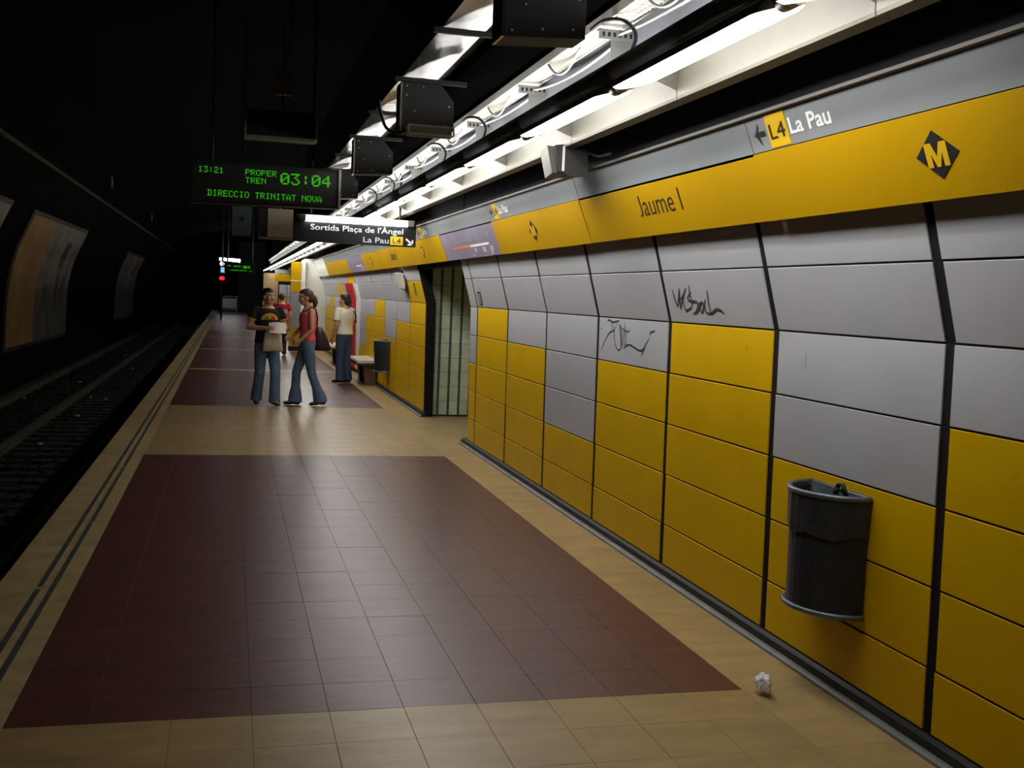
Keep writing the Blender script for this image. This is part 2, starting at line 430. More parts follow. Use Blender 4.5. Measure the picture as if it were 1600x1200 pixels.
# columns of the near wall, farthest first: (y0, y1, topmost, upper, five rows down)
near = [(YA, DOOR0+.02, 'g', 'g', 'ggyyy'), (YA-SP, YA, 'g', 'g', 'yyyyy'), (YA-2*SP, YA-SP, 'g', 'g', 'gyyyy'),
        (YA-3*SP, YA-2*SP, 'g', 'g', 'gggyy'), (YA-4*SP, YA-3*SP, 'g', 'g', 'gyyyy'), (YA-5*SP, YA-4*SP, 'g', 'g', 'yyyyy'),
        (YA-6*SP, YA-5*SP, 'g', 'g', 'ggyyy'), (YA-7*SP, YA-6*SP, 'g', 'g', 'gyyyy'), (YA-8*SP, YA-7*SP, 'g', 'g', 'yyyyy'),
        (YA-9*SP, YA-8*SP, 'g', 'g', 'ggyyy')]
CN = {'g': 'grey', 'y': 'yellow'}
for (y0, y1, t, u, rows) in near:
    for r_, c in enumerate(rows): panel(r_, CN[c], y0, y1, wall_r)
    panel(5, CN[u], y0, y1, wall_r); panel(6, CN[t], y0, y1, wall_r)
YF, SF = DOOR1, 1.345
far = [('g', 'y', 'yyyyy'), ('g', 'g', 'gyyyy'), ('g', 'g', 'ggyyy'), ('g', 'g', 'yyyyy'), ('g', 'g', 'gyyyy'), ('g', 'g', 'gggyy'),
       ('y', 'g', 'yyyyy'), ('g', 'g', 'ggyyy'), ('g', 'y', 'yyyyy'), ('g', 'g', 'ggyyy'), ('g', 'g', 'yyyyy'), ('g', 'g', 'gyyyy')]
for k, (t, u, rows) in enumerate(far):
    y0, y1 = YF+k*SF, YF+(k+1)*SF
    for r_, c in enumerate(rows): panel(r_, CN[c], y0, y1, wall_f)
    panel(5, CN[u], y0, y1, wall_f); panel(6, CN[t], y0, y1, wall_f)

# kerb at the foot of the wall
for (y0, y1) in ((-2.5, DOOR0+.2), (DOOR1-.05, WEND)):
    k = MB().prism([(2.590, .0), (2.588, .02), (2.598, .052), (2.612, .068), (2.64, .072), (2.64, 0)], y0, y1).build('baseboard_right', 'kerb_dark')
    tag(k, 'dark rubber skirting at the foot of the panel wall', kind='structure')
    MB().prism([(2.560, .0), (2.562, .012), (2.573, .021), (2.589, .023), (2.595, 0)], y0, y1).build('kerb_strip', 'kerb_light', k)

# dark wall above the fascia
top_wall = MB().prism([(2.335, 2.44), (2.335, 3.15), (2.60, 3.15), (2.60, 2.44)], -2.5, 60).build('wall_right', 'dark_strip')
tag(top_wall, 'dark painted strip of wall above the fascia', kind='structure')
for y in (7.25, 14.2, 11.2, 17.5, 20.3):
    MB().box(2.329, 2.336, y-.012, y+.012, 2.46, 3.1).build('joint_strip', 'back', top_wall)
lint = MB().prism([(2.46, 2.10), (2.345, 2.36), (2.345, 2.50), (2.60, 2.50), (2.60, 2.10)], -2.5, 31).build('trim_1', 'back')
tag(lint, 'black rail carrying the fascia', kind='structure')
lnt = MB().box(2.46, 2.62, DOOR0, DOOR1, 2.02, 2.12).build('trim_2', 'back'); tag(lnt, 'black lintel over the passage', kind='structure')

# ------------------------------------------------------------------ passage with green tiles
pb = MB().box(2.66, 5.2, 14.86, 15.05, 0, 2.6).build('wall_passage', 'grout'); tag(pb, 'green tiled side wall of the passage', kind='structure')
TM = MB().box(.0025, .1145, -.012, 0, .0025, .1975).mesh('green_tile'); TM.materials.append(M['green_tile'])
TS = MB().box(0, .028, -.010, 0, .0, 2.2).mesh('teal_strip'); TS.materials.append(M['teal'])
x = 2.70
for i in range(12):
    for j in range(11):
        o = bpy.data.objects.new('green_tile', TM); COL.objects.link(o); o.parent = pb
        o.location = (x, 14.861+random.uniform(-.001, .001), .012+.2*j)
    o = bpy.data.objects.new('teal_strip', TS); COL.objects.link(o); o.parent = pb; o.location = (x+.119, 14.861, 0)
    x += .148
MB().box(2.66, 5.2, 14.83, 14.86, 0, .02).build('skirting', 'kerb_dark', pb)
pw = MB().box(5.0, 5.2, DOOR0-.5, 14.86, 0, 2.6).build('wall_passage', 'green_tile'); tag(pw, 'end wall of the passage', kind='structure')
pn = MB().box(2.75, 5.2, DOOR0-.12, DOOR0, 0, 2.6).build('wall_passage', 'green_tile'); tag(pn, 'near side wall of the passage', kind='structure')
pc = MB().box(2.6, 5.2, DOOR0-.12, 15.0, 2.14, 2.3).build('ceiling', 'ceiling'); tag(pc, 'low ceiling of the passage', kind='structure')

# ------------------------------------------------------------------ fascia sections
EX = Vector((0, -1, 0)); EY = Vector((BM_[0]-BB[0], 0, BM_[1]-BB[1])).normalized()
FN = EX.cross(EY)
def on_band(y, z, off=.0):
    """point on the fascia face at height z"""
    x = BB[0] + (BM_[0]-BB[0])*(z-BB[1])/(BM_[1]-BB[1])
    return Vector((x, y, z)) + FN*off
def plate(y0, y1, z0, z1, name, m, parent, off=0.0, th=.012):
    a = [on_band(y1, z0, off), on_band(y0, z0, off), on_band(y0, z1, off), on_band(y1, z1, off)]
    b_ = [p - FN*th for p in a]
    return MB().add(a+b_, [(0,1,2,3),(7,6,5,4),(0,4,5,1),(1,5,6,2),(2,6,7,3),(3,7,4,0)]).build(name, m, parent)
def letters(txt, yl, yr, z0, z1, m, parent, bold=0.0, off=.006, name='lettering'):
    """text between left end yl and right end yr (yl > yr), resting at height z0"""
    hgt = (z1-z0)/EY.z
    for me in words(text_mesh(txt, yl-yr, hgt, .0015, bold), hgt*.22):
        link(name, place_mesh(me, on_band(yl, z0, off), EX, EY), m, parent)
def flat(pts, m, parent, name, off=.006, th=.0015):
    """flat shape on the fascia: pts are (y, z)"""
    a = [on_band(y, z, off+th) for y, z in pts]; b_ = [on_band(y, z, off) for y, z in pts]; n = len(a)
    return MB().add(a+b_, [tuple(range(n)), tuple(range(2*n-1, n-1, -1))] + [(i, n+i, n+(i+1) % n, (i+1) % n) for i in range(n)]).build(name, m, parent)
def arrow_sign(y, parent, off=-.0036):
    zc = 2.428; o2 = off+.0005
    for pts in ([(y+.045, zc), (y-.055, zc+.011), (y-.055, zc-.011)], ):
        flat([(y+.03, zc+.011), (y-.05, zc+.011), (y-.05, zc-.011), (y+.03, zc-.011)], 'print_black', parent, 'arrow', o2)
    flat([(y+.050, zc), (y+.028, zc+.012), (y-.002, zc+.047), (y-.002, zc+.026), (y+.020, zc)], 'print_black', parent, 'arrow', o2+.0004)
    flat([(y+.050, zc), (y+.020, zc), (y-.002, zc-.026), (y-.002, zc-.047), (y+.028, zc-.012)], 'print_black', parent, 'arrow', o2+.0004)
    flat([(y-.075, 2.362), (y-.245, 2.362), (y-.245, 2.497), (y-.075, 2.497)], 'sign_yellow', parent, 'line_badge', o2)
    letters('L4', y-.095, y-.225, 2.396, 2.458, 'print_black', parent, 0, o2+.002)
    letters('La Pau', y-.262, y-.585, 2.396, 2.462, 'print_white', parent, .02, o2)
def metro(y, parent):
    zc = 2.213
    flat([(y+.116, zc), (y, zc-.080), (y-.116, zc), (y, zc+.080)], 'print_black', parent, 'emblem', .005)
    w_, h_ = .118, .080
    mp = [(0, 0), (0, 1), (.30, 1), (.5, .42), (.70, 1), (1, 1), (1, 0), (.76, 0), (.76, .60), (.58, 0), (.42, 0), (.24, .60), (.24, 0)]
    flat([(y+w_/2-u*w_, zc-h_/2+v*h_) for u, v in mp], 'sign_yellow', parent, 'emblem_letter', .0068)
def fascia(y0, y1, label, m='band_yellow', off=0.0, gm='band_grey', gap=.002):
    r = empty('fascia_panel', (0, 0, 0), label, 'sign', 'fascia sections along the wall')
    g = .004
    plate(y0+g, y1-g, BB[1], BM_[1]-gap, 'enamel_plate', m, r, off)
    plate(y0+g, y1-g, BM_[1]+.002, BT[1], 'grey_plate', gm, r, -.004)
    MB().prism([(2.205, 2.502), (2.205, 2.516), (2.32, 2.520), (2.32, 2.502)], y0, y1).build('top_rail', 'rail_trim', r)
    return r
PF = 2.57
fs = [(-3.13, -.56, 'plain yellow and grey fascia section just outside the right edge'),
      (-.56, 2.01, 'plain yellow and grey fascia section at the nearest end of the band'),
      (2.01, 4.58, 'nearest fascia section with a black M diamond below the La Pau arrow'),
      (4.58, 7.15, 'fascia section lettered Jaume I, above the tagged panels'),
      (7.15, 9.72, 'fascia section with a small M diamond right of the nearer lilac route map'),
      (9.72, 12.29, 'nearer fascia section with a lilac route map, above the passage'),
      (12.29, 14.86, 'fascia section with M diamond left of the nearer lilac map, behind the exit sign end'),
      (14.86, 17.43, 'distant fascia section lettered Jaume I under the exit sign'),
      (17.43, 20.0, 'distant fascia section with an M diamond right of the farther lilac map'),
      (20.0, 22.57, 'farther fascia section with a lilac route map'),
      (22.57, 25.14, 'plain yellow fascia section left of the farther lilac map'),
      (25.14, 27.71, 'glossy yellow fascia section next to the white end section'),
      (27.71, 30.9, 'white end section of the fascia next to the white pier')]
FSEC = []
for i, (y0, y1, lab) in enumerate(fs):
    m = 'band_lilac' if i in (5, 9) else ('white' if i == 12 else 'band_yellow')
    FSEC.append(fascia(y0, y1, lab, m, .004 if i in (2, 4, 6) else 0, 'white' if i == 12 else 'band_grey', .010 if i in (3, 5) else .002))
metro(3.302, FSEC[2]); arrow_sign(4.475, FSEC[2])
letters('Jaume I', 6.125, 5.500, 2.176, 2.292, 'print_black', FSEC[3], -.008, .0006)
metro(8.454, FSEC[4]); arrow_sign(9.625, FSEC[4])
metro(13.62, FSEC[6]); arrow_sign(13.55, FSEC[6])
letters('Jaume I', 16.46, 15.84, 2.172, 2.296, 'print_black', FSEC[7], 0, .0006); metro(18.79, FSEC[8])
def route_map(ya, yb, parent):
    L_ = ya-yb; Y = lambda u: ya-u*L_
    flat([(Y(.22), 2.168), (Y(.55), 2.168), (Y(.55), 2.188), (Y(.22), 2.188)], 'print_orange', parent, 'route_line', .0006)
    flat([(Y(.55), 2.168), (Y(.86), 2.168), (Y(.86), 2.188), (Y(.55), 2.188)], 'print_white', parent, 'route_line', .0006)
    for u, w, h in ((.60, .035, .04), (.74, .05, .05), (.86, .03, .08), (.89, .02, .05), (.55, .022, .02)):
        z1 = 2.155 if u != .55 else 2.10
        flat([(Y(u), z1-h), (Y(u+w), z1-h), (Y(u+w), z1), (Y(u), z1)], 'print_grey', parent, 'station_text', .0006)
    for u, w, z, h in ((.25, .2, 2.222, .022), (.48, .12, 2.215, .05), (.64, .16, 2.222, .03), (.5, .03, 2.28, .05), (.68, .06, 2.27, .035), (.85, .05, 2.23, .05)):
        flat([(Y(u), z), (Y(u+w), z), (Y(u+w), z+h), (Y(u), z+h)], 'band_grey', parent, 'heading_text', .0006)
route_map(12.29, 9.72, FSEC[5]); route_map(22.57, 20.0, FSEC[9])

# ------------------------------------------------------------------ ledge (cream lamp rail) behind the tubes
LY0, LP = 3.255, 1.625
ledge = empty('lamp_ledge', (0, 0, 0), 'long cream painted ledge running behind the lit tubes above the wall', 'ledge')
for k in range(-3, 34):
    y0, y1 = LY0+k*LP-.45+.4, LY0+(k+1)*LP-.05
    b = MB().prism([(2.0, 2.632), (2.0, 2.80), (2.02, 2.80), (2.02, 2.645), (2.07, 2.628), (2.066, 2.612), (2.004, 2.618)], y0+.004, y1-.004)
    b.build('ledge_panel', 'cream_metal', ledge)
    MB().prism([(1.83, 2.72), (2.0, 2.66), (2.0, 2.79), (1.83, 2.79)], y0-.003, y0+.003).build('gusset', 'cream_metal', ledge)
gw = MB().prism([(2.02, 2.80), (2.02, 3.14), (2.335, 3.14), (2.335, 2.80)], -3.3, 60).build('trim_3', 'grey_metal')
tag(gw, 'blue grey casing above the lamp ledge', kind='structure')

# ------------------------------------------------------------------ fluorescent lamps
def make_lamp():
    r = empty('tube_lamp', (0, 0, 0), cat='lamp', group='fluorescent tubes in a row above the wall')
    L_ = LP
    MB().tube([(1.722, 0, 2.738), (1.722, L_-.003, 2.738)], .052, 14).build('housing', 'pipe', r, True)
    # long diffuser with round ends facing down and towards the wall
    cx, cz, hw, n = 1.752, 2.654, .102, 8
    ex_, nz_ = Vector((.968, 0, .25)), Vector((.25, 0, -.968))
    out = []
    for (yc, a0) in ((.085+hw*.6, PI), (L_-.085-hw*.6, 0)):
        for q in range(n+1):
            a = a0+PI*q/n; out.append((hw*math.cos(a), yc+hw*.6*math.sin(a)))
    C0 = Vector((cx, 0, cz))
    P3 = lambda u, y, d: tuple(C0+ex_*u+nz_*d+Vector((0, y, 0)))
    m_ = len(out)
    MB().add([P3(u, y, 0) for u, y in out]+[P3(u*.8, y+(L_/2-y)*.02, .012) for u, y in out], [tuple(range(m_, 2*m_))]+[(i, (i+1) % m_, m_+(i+1) % m_, m_+i) for i in range(m_)]).build('diffuser', 'tube', r)
    MB().add([P3(u*1.03, y, -.001) for u, y in out]+[P3(u*.6, y, -.04) for u, y in out], [tuple(range(m_)), tuple(range(m_, 2*m_))]+[(i, (i+1) % m_, m_+(i+1) % m_, m_+i) for i in range(m_)]).build('reflector', 'pipe', r)
    MB().tube([(1.79, .10, 2.796), (1.79, L_-.10, 2.796)], .012, 8).build('upper_tube', 'uplight', r, True)
    for (a, c) in ((0.0, .085), (L_-.085, L_-.003)):
        MB().tube([(1.742, a, 2.672), (1.742, c, 2.672)], .040, 12).build('collar', 'cap', r, True)
    return r
lamp0 = make_lamp()
KL = list(range(-1, 34))
def nth(n):
    w = ['first', 'second', 'third', 'fourth', 'fifth', 'sixth', 'seventh', 'eighth', 'ninth', 'tenth', 'eleventh', 'twelfth']
    return w[n-1] if n <= 12 else None
for k in KL:
    o = lamp0 if k == KL[0] else copy_tree(lamp0)
    o.location = (0, LY0+k*LP, 0); o.scale = (1, 1, 1)
    if k == -1: o.scale = (1, .25, 1); o.location = (0, LY0-.25*LP, 0)     # end lamp shortened to darken the near wall and floor
    if k == -1: o['label'] = 'fluorescent tube lamp shortened to dim the near end, whose tip shows at the top edge of the picture'
    elif k <= 10: o['label'] = '%s full fluorescent tube lamp counted from the top edge of the picture' % nth(k+1)
    else: o['label'] = 'far fluorescent tube lamp in the continuous line leading to the tunnel'

# ------------------------------------------------------------------ cable tray with brackets and cables
tray = empty('cable_tray', (0, 0, 0), 'white perforated cable tray running above the lamp row', 'cable tray')
HX, HY = .0325, .05
for k in range(-2, 33):
    y0 = 5.50-2*LP+k*LP
    nx, ny = 4, 32
    b = MB(); wx, wy = .15/nx, LP/ny
    # sheet with slots: frame strips around each slot
    near_ = y0 < 8
    if near_:
        for i in range(nx):
            for j in range(ny):
                a, c, e, f = 1.84+i*wx, 1.84+(i+1)*wx, y0+j*wy, y0+(j+1)*wy
                ha, hc, he, hf = a+wx*.36, c-wx*.36, e+wy*.28, f-wy*.28
                b.add([(a,e,3.1),(c,e,3.1),(c,f,3.1),(a,f,3.1),(ha,he,3.1),(hc,he,3.1),(hc,hf,3.1),(ha,hf,3.1)],
                      [(0,1,5,4),(1,2,6,5),(2,3,7,6),(3,0,4,7)])
        b.box(1.84, 1.99, y0, y0+LP, 3.125, 3.13)
    else:
        b.box(1.84, 1.99, y0, y0+LP, 3.10, 3.104)
    b.box(1.838, 1.842, y0, y0+LP, 3.10, 3.15); b.box(1.988, 1.992, y0, y0+LP, 3.10, 3.15)
    b.build('tray_length', 'tray', tray)
    br = MB(); bh = MB(); yb = y0
    br.box(1.82, 2.02, yb-.02, yb+.02, 3.068, 3.074); br.box(1.82, 2.02, yb-.024, yb-.019, 3.022, 3.07)
    br.box(1.90, 2.02, yb+.016, yb+.02, 2.93, 3.07)
    for q in range(6): bh.box(1.838+q*.03, 1.852+q*.03, yb-.026, yb-.0235, 3.036, 3.058)
    br.box(1.96, 2.012, yb-.10, yb+.10, 2.90, 3.02) if False else None
    b2 = br.build('bracket', 'steel', tray); bh.build('bracket_slots', 'black', b2)
def sag(a, b_, d, n=10):
    a, b_ = Vector(a), Vector(b_)
    return [a.lerp(b_, t/n) - Vector((0, 0, d*4*(t/n)*(1-t/n))) for t in range(n+1)]
wc = empty('white_cable', (0, 0, 0), 'white cables looping from the cable tray to the lamps', 'cable')
for k in range(-1, 10):
    y = 5.50+k*LP-LP
    MB().tube(sag((1.97, y+.02, 3.05), (1.93, y+LP-.02, 3.05), .03+.02*(k % 2)), .008, 6).build('cable', 'white_cable', wc, True)
    MB().tube(sag((1.90, y+.55, 3.10), (1.86, y+1.05, 3.10), .10), .007, 6).build('cable', 'white_cable', wc, True)
def smooth(pts, n=5):
    P = [Vector(p) for p in pts]; Q = []
    for i in range(len(P)-1):
        p0, p1, p2, p3 = P[max(i-1, 0)], P[i], P[i+1], P[min(i+2, len(P)-1)]
        for t in range(n):
            t /= n; Q.append(.5*((2*p1)+(p2-p0)*t+(2*p0-5*p1+4*p2-p3)*t*t+(3*p1-p0-3*p2+p3)*t**3))
    return Q+[P[-1]]
bc = empty('black_cable', (0, 0, 0), 'black cables arching from the cable tray down to the lamp housings', 'cable')
for k in (0, 2, 3, 5, 6):
    y = 5.25+k*LP
    MB().tube(smooth([(1.80, y+.30, 3.08), (1.81, y+.12, 3.085), (1.86, y-.02, 3.06), (1.90, y-.10, 2.98), (1.87, y-.12, 2.88), (1.80, y-.12, 2.80)]), .010, 6).build('cable', 'black_cable', bc, True)

# ------------------------------------------------------------------ duct with hanging baffles
duct = empty('air_duct', (0, 0, 0), 'long sheet metal air duct with a shiny underside above the platform', 'duct')
for k in range(-2, 10):
    y0, y1 = 2.76+k*1.275, 2.76+(k+1)*1.275
    MB().prism([(.965, 2.95), (.965, 3.55), (1.30, 3.55), (1.30, 3.02)], y0+.002, y1-.002).build('duct_length', 'galv', duct)
    MB().box(.925, 1.36, y0-.016, y0+.016, 2.925, 2.95).build('flange', 'black_metal', duct)
MB().prism([(1.306, 2.975), (1.306, 3.30), (1.80, 3.30), (1.80, 3.16), (1.60, 3.10)], 0.2, 15.5).build('gap_shade_sheet', 'gap_shade', duct)  # added black sheet, stands for the unlit gap between duct and tray
for n_, yb in enumerate((4.05, 6.60, 9.15, 11.70)):
    lab = ('black riveted baffle box at the top edge of the picture', 'black riveted baffle box with the small lamp unit under it',
           'third black baffle box, nearer of the two by the display', 'farthest black baffle box beside the display')[n_]
    r = empty('baffle_box', (0, yb, 0), lab, 'baffle box', 'black baffle boxes under the duct')
    MB().prism([(.975, 2.635), (1.29, 2.655), (1.29, 2.83), (1.21, 2.925), (.975, 2.925)], 0, .16).build('box_body', 'black_metal', r)
    MB().box(.962, .974, .0, .16, 2.635, 2.925).build('edge_strip', 'galv', r)
    rv = MB()
    for (px, pz) in ((1.0, 2.905), (1.1, 2.905), (1.0, 2.85), (1.0, 2.66), (1.12, 2.675), (1.24, 2.685), (1.26, 2.80), (1.05, 2.76)):
        rv.ball((px, -.001, pz), (.006, .004, .006), 6, 4)
    rv.build('rivets', 'steel', r)
fx = empty('emergency_lamp', (1.135, 6.52, 2.63), 'small framed lamp unit hung under the second baffle box', 'lamp')
MB().box(-.125, .125, -.04, .04, -.02, .02).build('body', 'olive_frame', fx)
b = MB()
for z in (-.022, .028): b.tube([(-.135, -.045, z), (.135, -.045, z)], .006, 6); b.tube([(-.135, .045, z), (.135, .045, z)], .006, 6)
for x_ in (-.135, .135): b.tube([(x_, -.045, -.022), (x_, -.045, .028)], .006, 6); b.tube([(x_, .045, -.022), (x_, .045, .028)], .006, 6)
b.build('wire_frame', 'steel', fx)
lc = MB().tube(smooth([(.93, 7.35, 2.93), (.925, 7.2, 2.83), (.93, 6.95, 2.70), (.96, 6.7, 2.635), (1.02, 6.55, 2.64)]), .011, 6).build('black_cable', 'black_cable', None, True)
tag(lc, 'black cable loop feeding the small lamp under the baffle box', 'cable')

# ------------------------------------------------------------------ speaker under the ledge
sp = empty('wall_speaker', (2.03, 6.85, 2.55), 'beige box loudspeaker on a black bracket under the cream ledge', 'loudspeaker', rz=-.15)
MB().prism([(-.09, .085), (.10, .06), (.11, -.075), (-.05, -.085)], -.17, .17).build('cabinet', 'speaker_box', sp)
MB().prism([(-.05, .078), (.16, .11), (.17, -.10), (.06, -.11), (-.02, -.08)], -.24, -.172).build('bracket', 'black', sp)
MB().box(.0, .015, -.252, -.241, -.08, .075).build('clamp', 'steel', sp)
MB().tube([(.16, -.2, .05), (.2, -.4, .0), (.22, -.7, -.02)], .008, 6).build('lead', 'black_cable', sp)

# ------------------------------------------------------------------ displays and hanging signs
F57 = {'0': '01110 10001 10011 10101 11001 10001 01110', '1': '00100 01100 00100 00100 00100 00100 01110', '2': '01110 10001 00001 00110 01000 10000 11111',
       '3': '11111 00010 00100 00010 00001 10001 01110', '4': '00010 00110 01010 10010 11111 00010 00010', ':': '00000 00100 00100 00000 00100 00100 00000',
       'P': '11110 10001 10001 11110 10000 10000 10000', 'R': '11110 10001 10001 11110 10100 10010 10001', 'O': '01110 10001 10001 10001 10001 10001 01110',
       'E': '11111 10000 10000 11110 10000 10000 11111', 'T': '11111 00100 00100 00100 00100 00100 00100', 'N': '10001 11001 10101 10011 10001 10001 10001',
       'D': '11110 01001 01001 01001 01001 01001 11110', 'I': '01110 00100 00100 00100 00100 00100 01110', 'C': '01110 10001 10000 10000 10000 10001 01110',
       'V': '10001 10001 10001 10001 10001 01010 00100', 'A': '00100 01010 10001 10001 11111 10001 10001', ' ': '00000 '*7}
def dots(txt, x0, x1, z0, z1, y, parent, wide=1):
    """dot matrix writing facing the camera side (-Y), one part per word"""
    k = y/11.88; x0, x1 = x0*k, x1*k; z0, z1 = 1.65+(z0-1.65)*k, 1.65+(z1-1.65)*k
    n = len(txt); pitch = (x1-x0)/(n*6-1); pz = (z1-z0)/7
    b = MB()
    for c, ch in enumerate(txt+' '):
        if (ch == ' ' or wide != 1) and b.v:
            b.build('led_word', 'led', parent); b = MB()
        if ch == ' ': continue
        rows = F57[ch].split()
        for r_ in range(7):
            for q in range(5):
                if rows[r_][q] == '1':
                    x = x0+(c*6+q)*pitch; z = z1-r_*pz
                    b.box(x+pitch*.03, x+pitch*(.97+.25*(wide-1)), y-.002, y, z-pz*.95, z-pz*.05)
dsp = empty('departure_display', (0, 0, 0), 'black departure display with green dot letters reading 13:21 and 03:04', 'display')
DY = 11.45; KX = DY/11.88
def dz(z): return 1.65+(z-1.65)*KX
MB().prism([(-.42*KX, dz(2.52)), (1.118*KX, dz(2.545)), (1.118*KX, dz(2.955)), (-.42*KX, dz(2.955))], DY, DY+.15).build('case', 'black', dsp)
MB().prism([(-.395*KX, dz(2.555)), (1.075*KX, dz(2.578)), (1.075*KX, dz(2.925)), (-.395*KX, dz(2.925))], DY-.006, DY-.001).build('screen', 'screen', dsp)
MB().box(1.100*KX, 1.126*KX, DY-.02, DY+.15, dz(2.55), dz(2.965)).build('end_cap', 'steel', dsp)
MB().box(1.03*KX, 1.13*KX, DY-.02, DY+.0, dz(2.955), dz(2.968)).build('corner_plate', 'cream_metal', dsp)
for x in (-.2, .8): MB().tube([(x, DY+.08, dz(2.955)), (x, DY+.08, 5.3)], .009, 8).build('hanger', 'black', dsp)
DT = DY-.0065
dots('13:21', -.345, -.09, 2.838, 2.90, DT, dsp)
dots('PROPER', .130, .450, 2.838, 2.898, DT, dsp); dots('TREN', .132, .342, 2.755, 2.815, DT, dsp)
dots('03:04', .490, 1.015, 2.765, 2.885, DT, dsp, 1.6)
dots('DIRECCIO TRINITAT NOVA', -.25, .925, 2.600, 2.664, DT, dsp)

hs = empty('hanging_sign', (0, 0, 0), 'dark unlit sign in a thin olive frame hanging above the departure display', 'sign')
MB().box(.10, .715, 10.0, 10.16, 2.995, 3.235).build('sign_case', 'sign_black', hs)
MB().box(.092, .11, 9.985, 10.17, 2.985, 3.243).build('frame_bar', 'olive_frame', hs); MB().box(.705, .724, 9.985, 10.17, 2.985, 3.243).build('frame_bar', 'beige_box', hs)
MB().box(.092, .724, 9.985, 10.17, 3.232, 3.243).build('frame_bar', 'olive_frame', hs); MB().box(.092, .712, 9.975, 10.17, 2.978, 3.002).build('frame_bar', 'olive_frame', hs)
MB().tube([(.42, 10.08, 3.39), (.43, 10.08, 3.24)], .006, 6).build('hanger', 'black', hs); MB().tube([(.45, 10.08, 3.39), (.58, 10.08, 3.24)], .005, 6).build('hanger', 'black', hs)
jb = empty('junction_box', (.424, 10.08, 3.48), 'olive junction box on a hanging conduit above the dark sign', 'junction box')
MB().box(-.066, .066, -.05, .05, -.095, .10).build('box_body', 'olive_frame', jb); MB().box(-.07, .07, -.056, -.05, -.10, .105).build('lid', 'olive_frame', jb)
MB().ball((.035, -.03, -.098), .012, 8, 5).build('gland', 'steel', jb)
MB().tube([(.01, 0, .10), (.012, 0, .20), (.05, 0, .35), (.055, 0, .9), (.07, 0, 1.9)], .013, 8).build('conduit', 'grey_metal', jb, True)

es = empty('exit_sign', (0, 0, 0), 'black hanging exit sign for La Pau with a lit tube along its top', 'sign')
SY = 13.0
MB().box(.708, 2.140, SY, SY+.12, 2.232, 2.492).build('sign_case', 'sign_black', es)
MB().tube([(.83, SY-.05, 2.498), (2.03, SY-.05, 2.498)], .034, 12).build('tube', 'tube_sign', es, True)
for x in (.80, 2.06): MB().box(x-.035, x+.035, SY-.09, SY+.06, 2.468, 2.53).build('lamp_holder', 'cream_metal', es)
MB().box(.74, 2.12, SY+.0, SY+.12, 2.492, 2.545).build('lamp_tray', 'cream_metal', es)
for x in (.9, 1.95): MB().tube([(x, SY+.06, 2.54), (x, SY+.06, 5.2)], .014, 8).build('hanger', 'black', es)
def sign_text(txt, x0, x1, z0, z1, m, bold=0.0, off=.002):
    for me in words(text_mesh(txt, x1-x0, z1-z0, .0015, bold), (z1-z0)*.14):
        link('lettering', place_mesh(me, (x0, SY-off, z0), (1, 0, 0), (0, 0, 1)), m, es)
sign_text('Sortida Plaça de l\'Àngel', .895, 1.985, 2.352, 2.455, 'sign_white', .010)
sign_text('La Pau', 1.512, 1.815, 2.258, 2.322, 'sign_white', .012)
MB().box(1.835, 1.985, SY-.003, SY, 2.245, 2.345).build('line_badge', 'sign_yellow', es)
sign_text('L4', 1.862, 1.958, 2.266, 2.326, 'print_black', 0, .006)
b = MB()
def bar2(b, p, q, w, y):
    p, q = Vector(p), Vector(q); d = (q-p).normalized(); n = Vector((-d.y, d.x))*w/2
    P = [p+n, q+n, q-n, p-n]; b.prism([(v.x, v.y) for v in P], y-.0015, y, 'Y')
bar2(b, (2.02, 2.325), (2.098, 2.262), .020, SY-.001); bar2(b, (2.10, 2.312), (2.10, 2.252), .018, SY-.001); bar2(b, (2.045, 2.258), (2.109, 2.258), .018, SY-.001)
b.build('arrow', 'print_white', es)

bp_ = empty('hanging_sign', (.145, 16.0, 2.6), 'small blue hanging panel with a dark emblem left of the beige panel', 'sign')
MB().box(-.135, .135, 0, .06, -.205, .205).build('panel', 'blue_panel', bp_)
b = MB()
for q in range(8):
    a = q*PI/4; b.prism([(.018*math.cos(a-.3), .018*math.sin(a-.3)+.03), (.052*math.cos(a), .052*math.sin(a)+.03), (.018*math.cos(a+.3), .018*math.sin(a+.3)+.03)], -.004, -.001)
b.prism([(.03*math.cos(q*PI/6), .03*math.sin(q*PI/6)+.03) for q in range(12)], -.004, -.001)
b.build('emblem', 'print_black', bp_)
MB().tube([(0, .03, .2), (0, .03, 2.8)], .012, 8).build('hanger', 'black', bp_)
bg = empty('hanging_cabinet', (.67, 16.0, 2.6), 'beige hanging cabinet just left of the black exit sign', 'cabinet')
MB().box(-.17, .185, 0, .30, -.195, .205).build('cabinet_body', 'beige_box', bg); MB().box(-.29, -.175, .02, .30, -.20, .20).build('side', 'black', bg)
MB().box(-.29, .19, -.01, .3, -.222, -.196).build('bottom_lip', 'bench_brown', bg)
MB().tube([(0, .15, .2), (0, .15, 2.8)], .012, 8).build('hanger', 'black', bg)

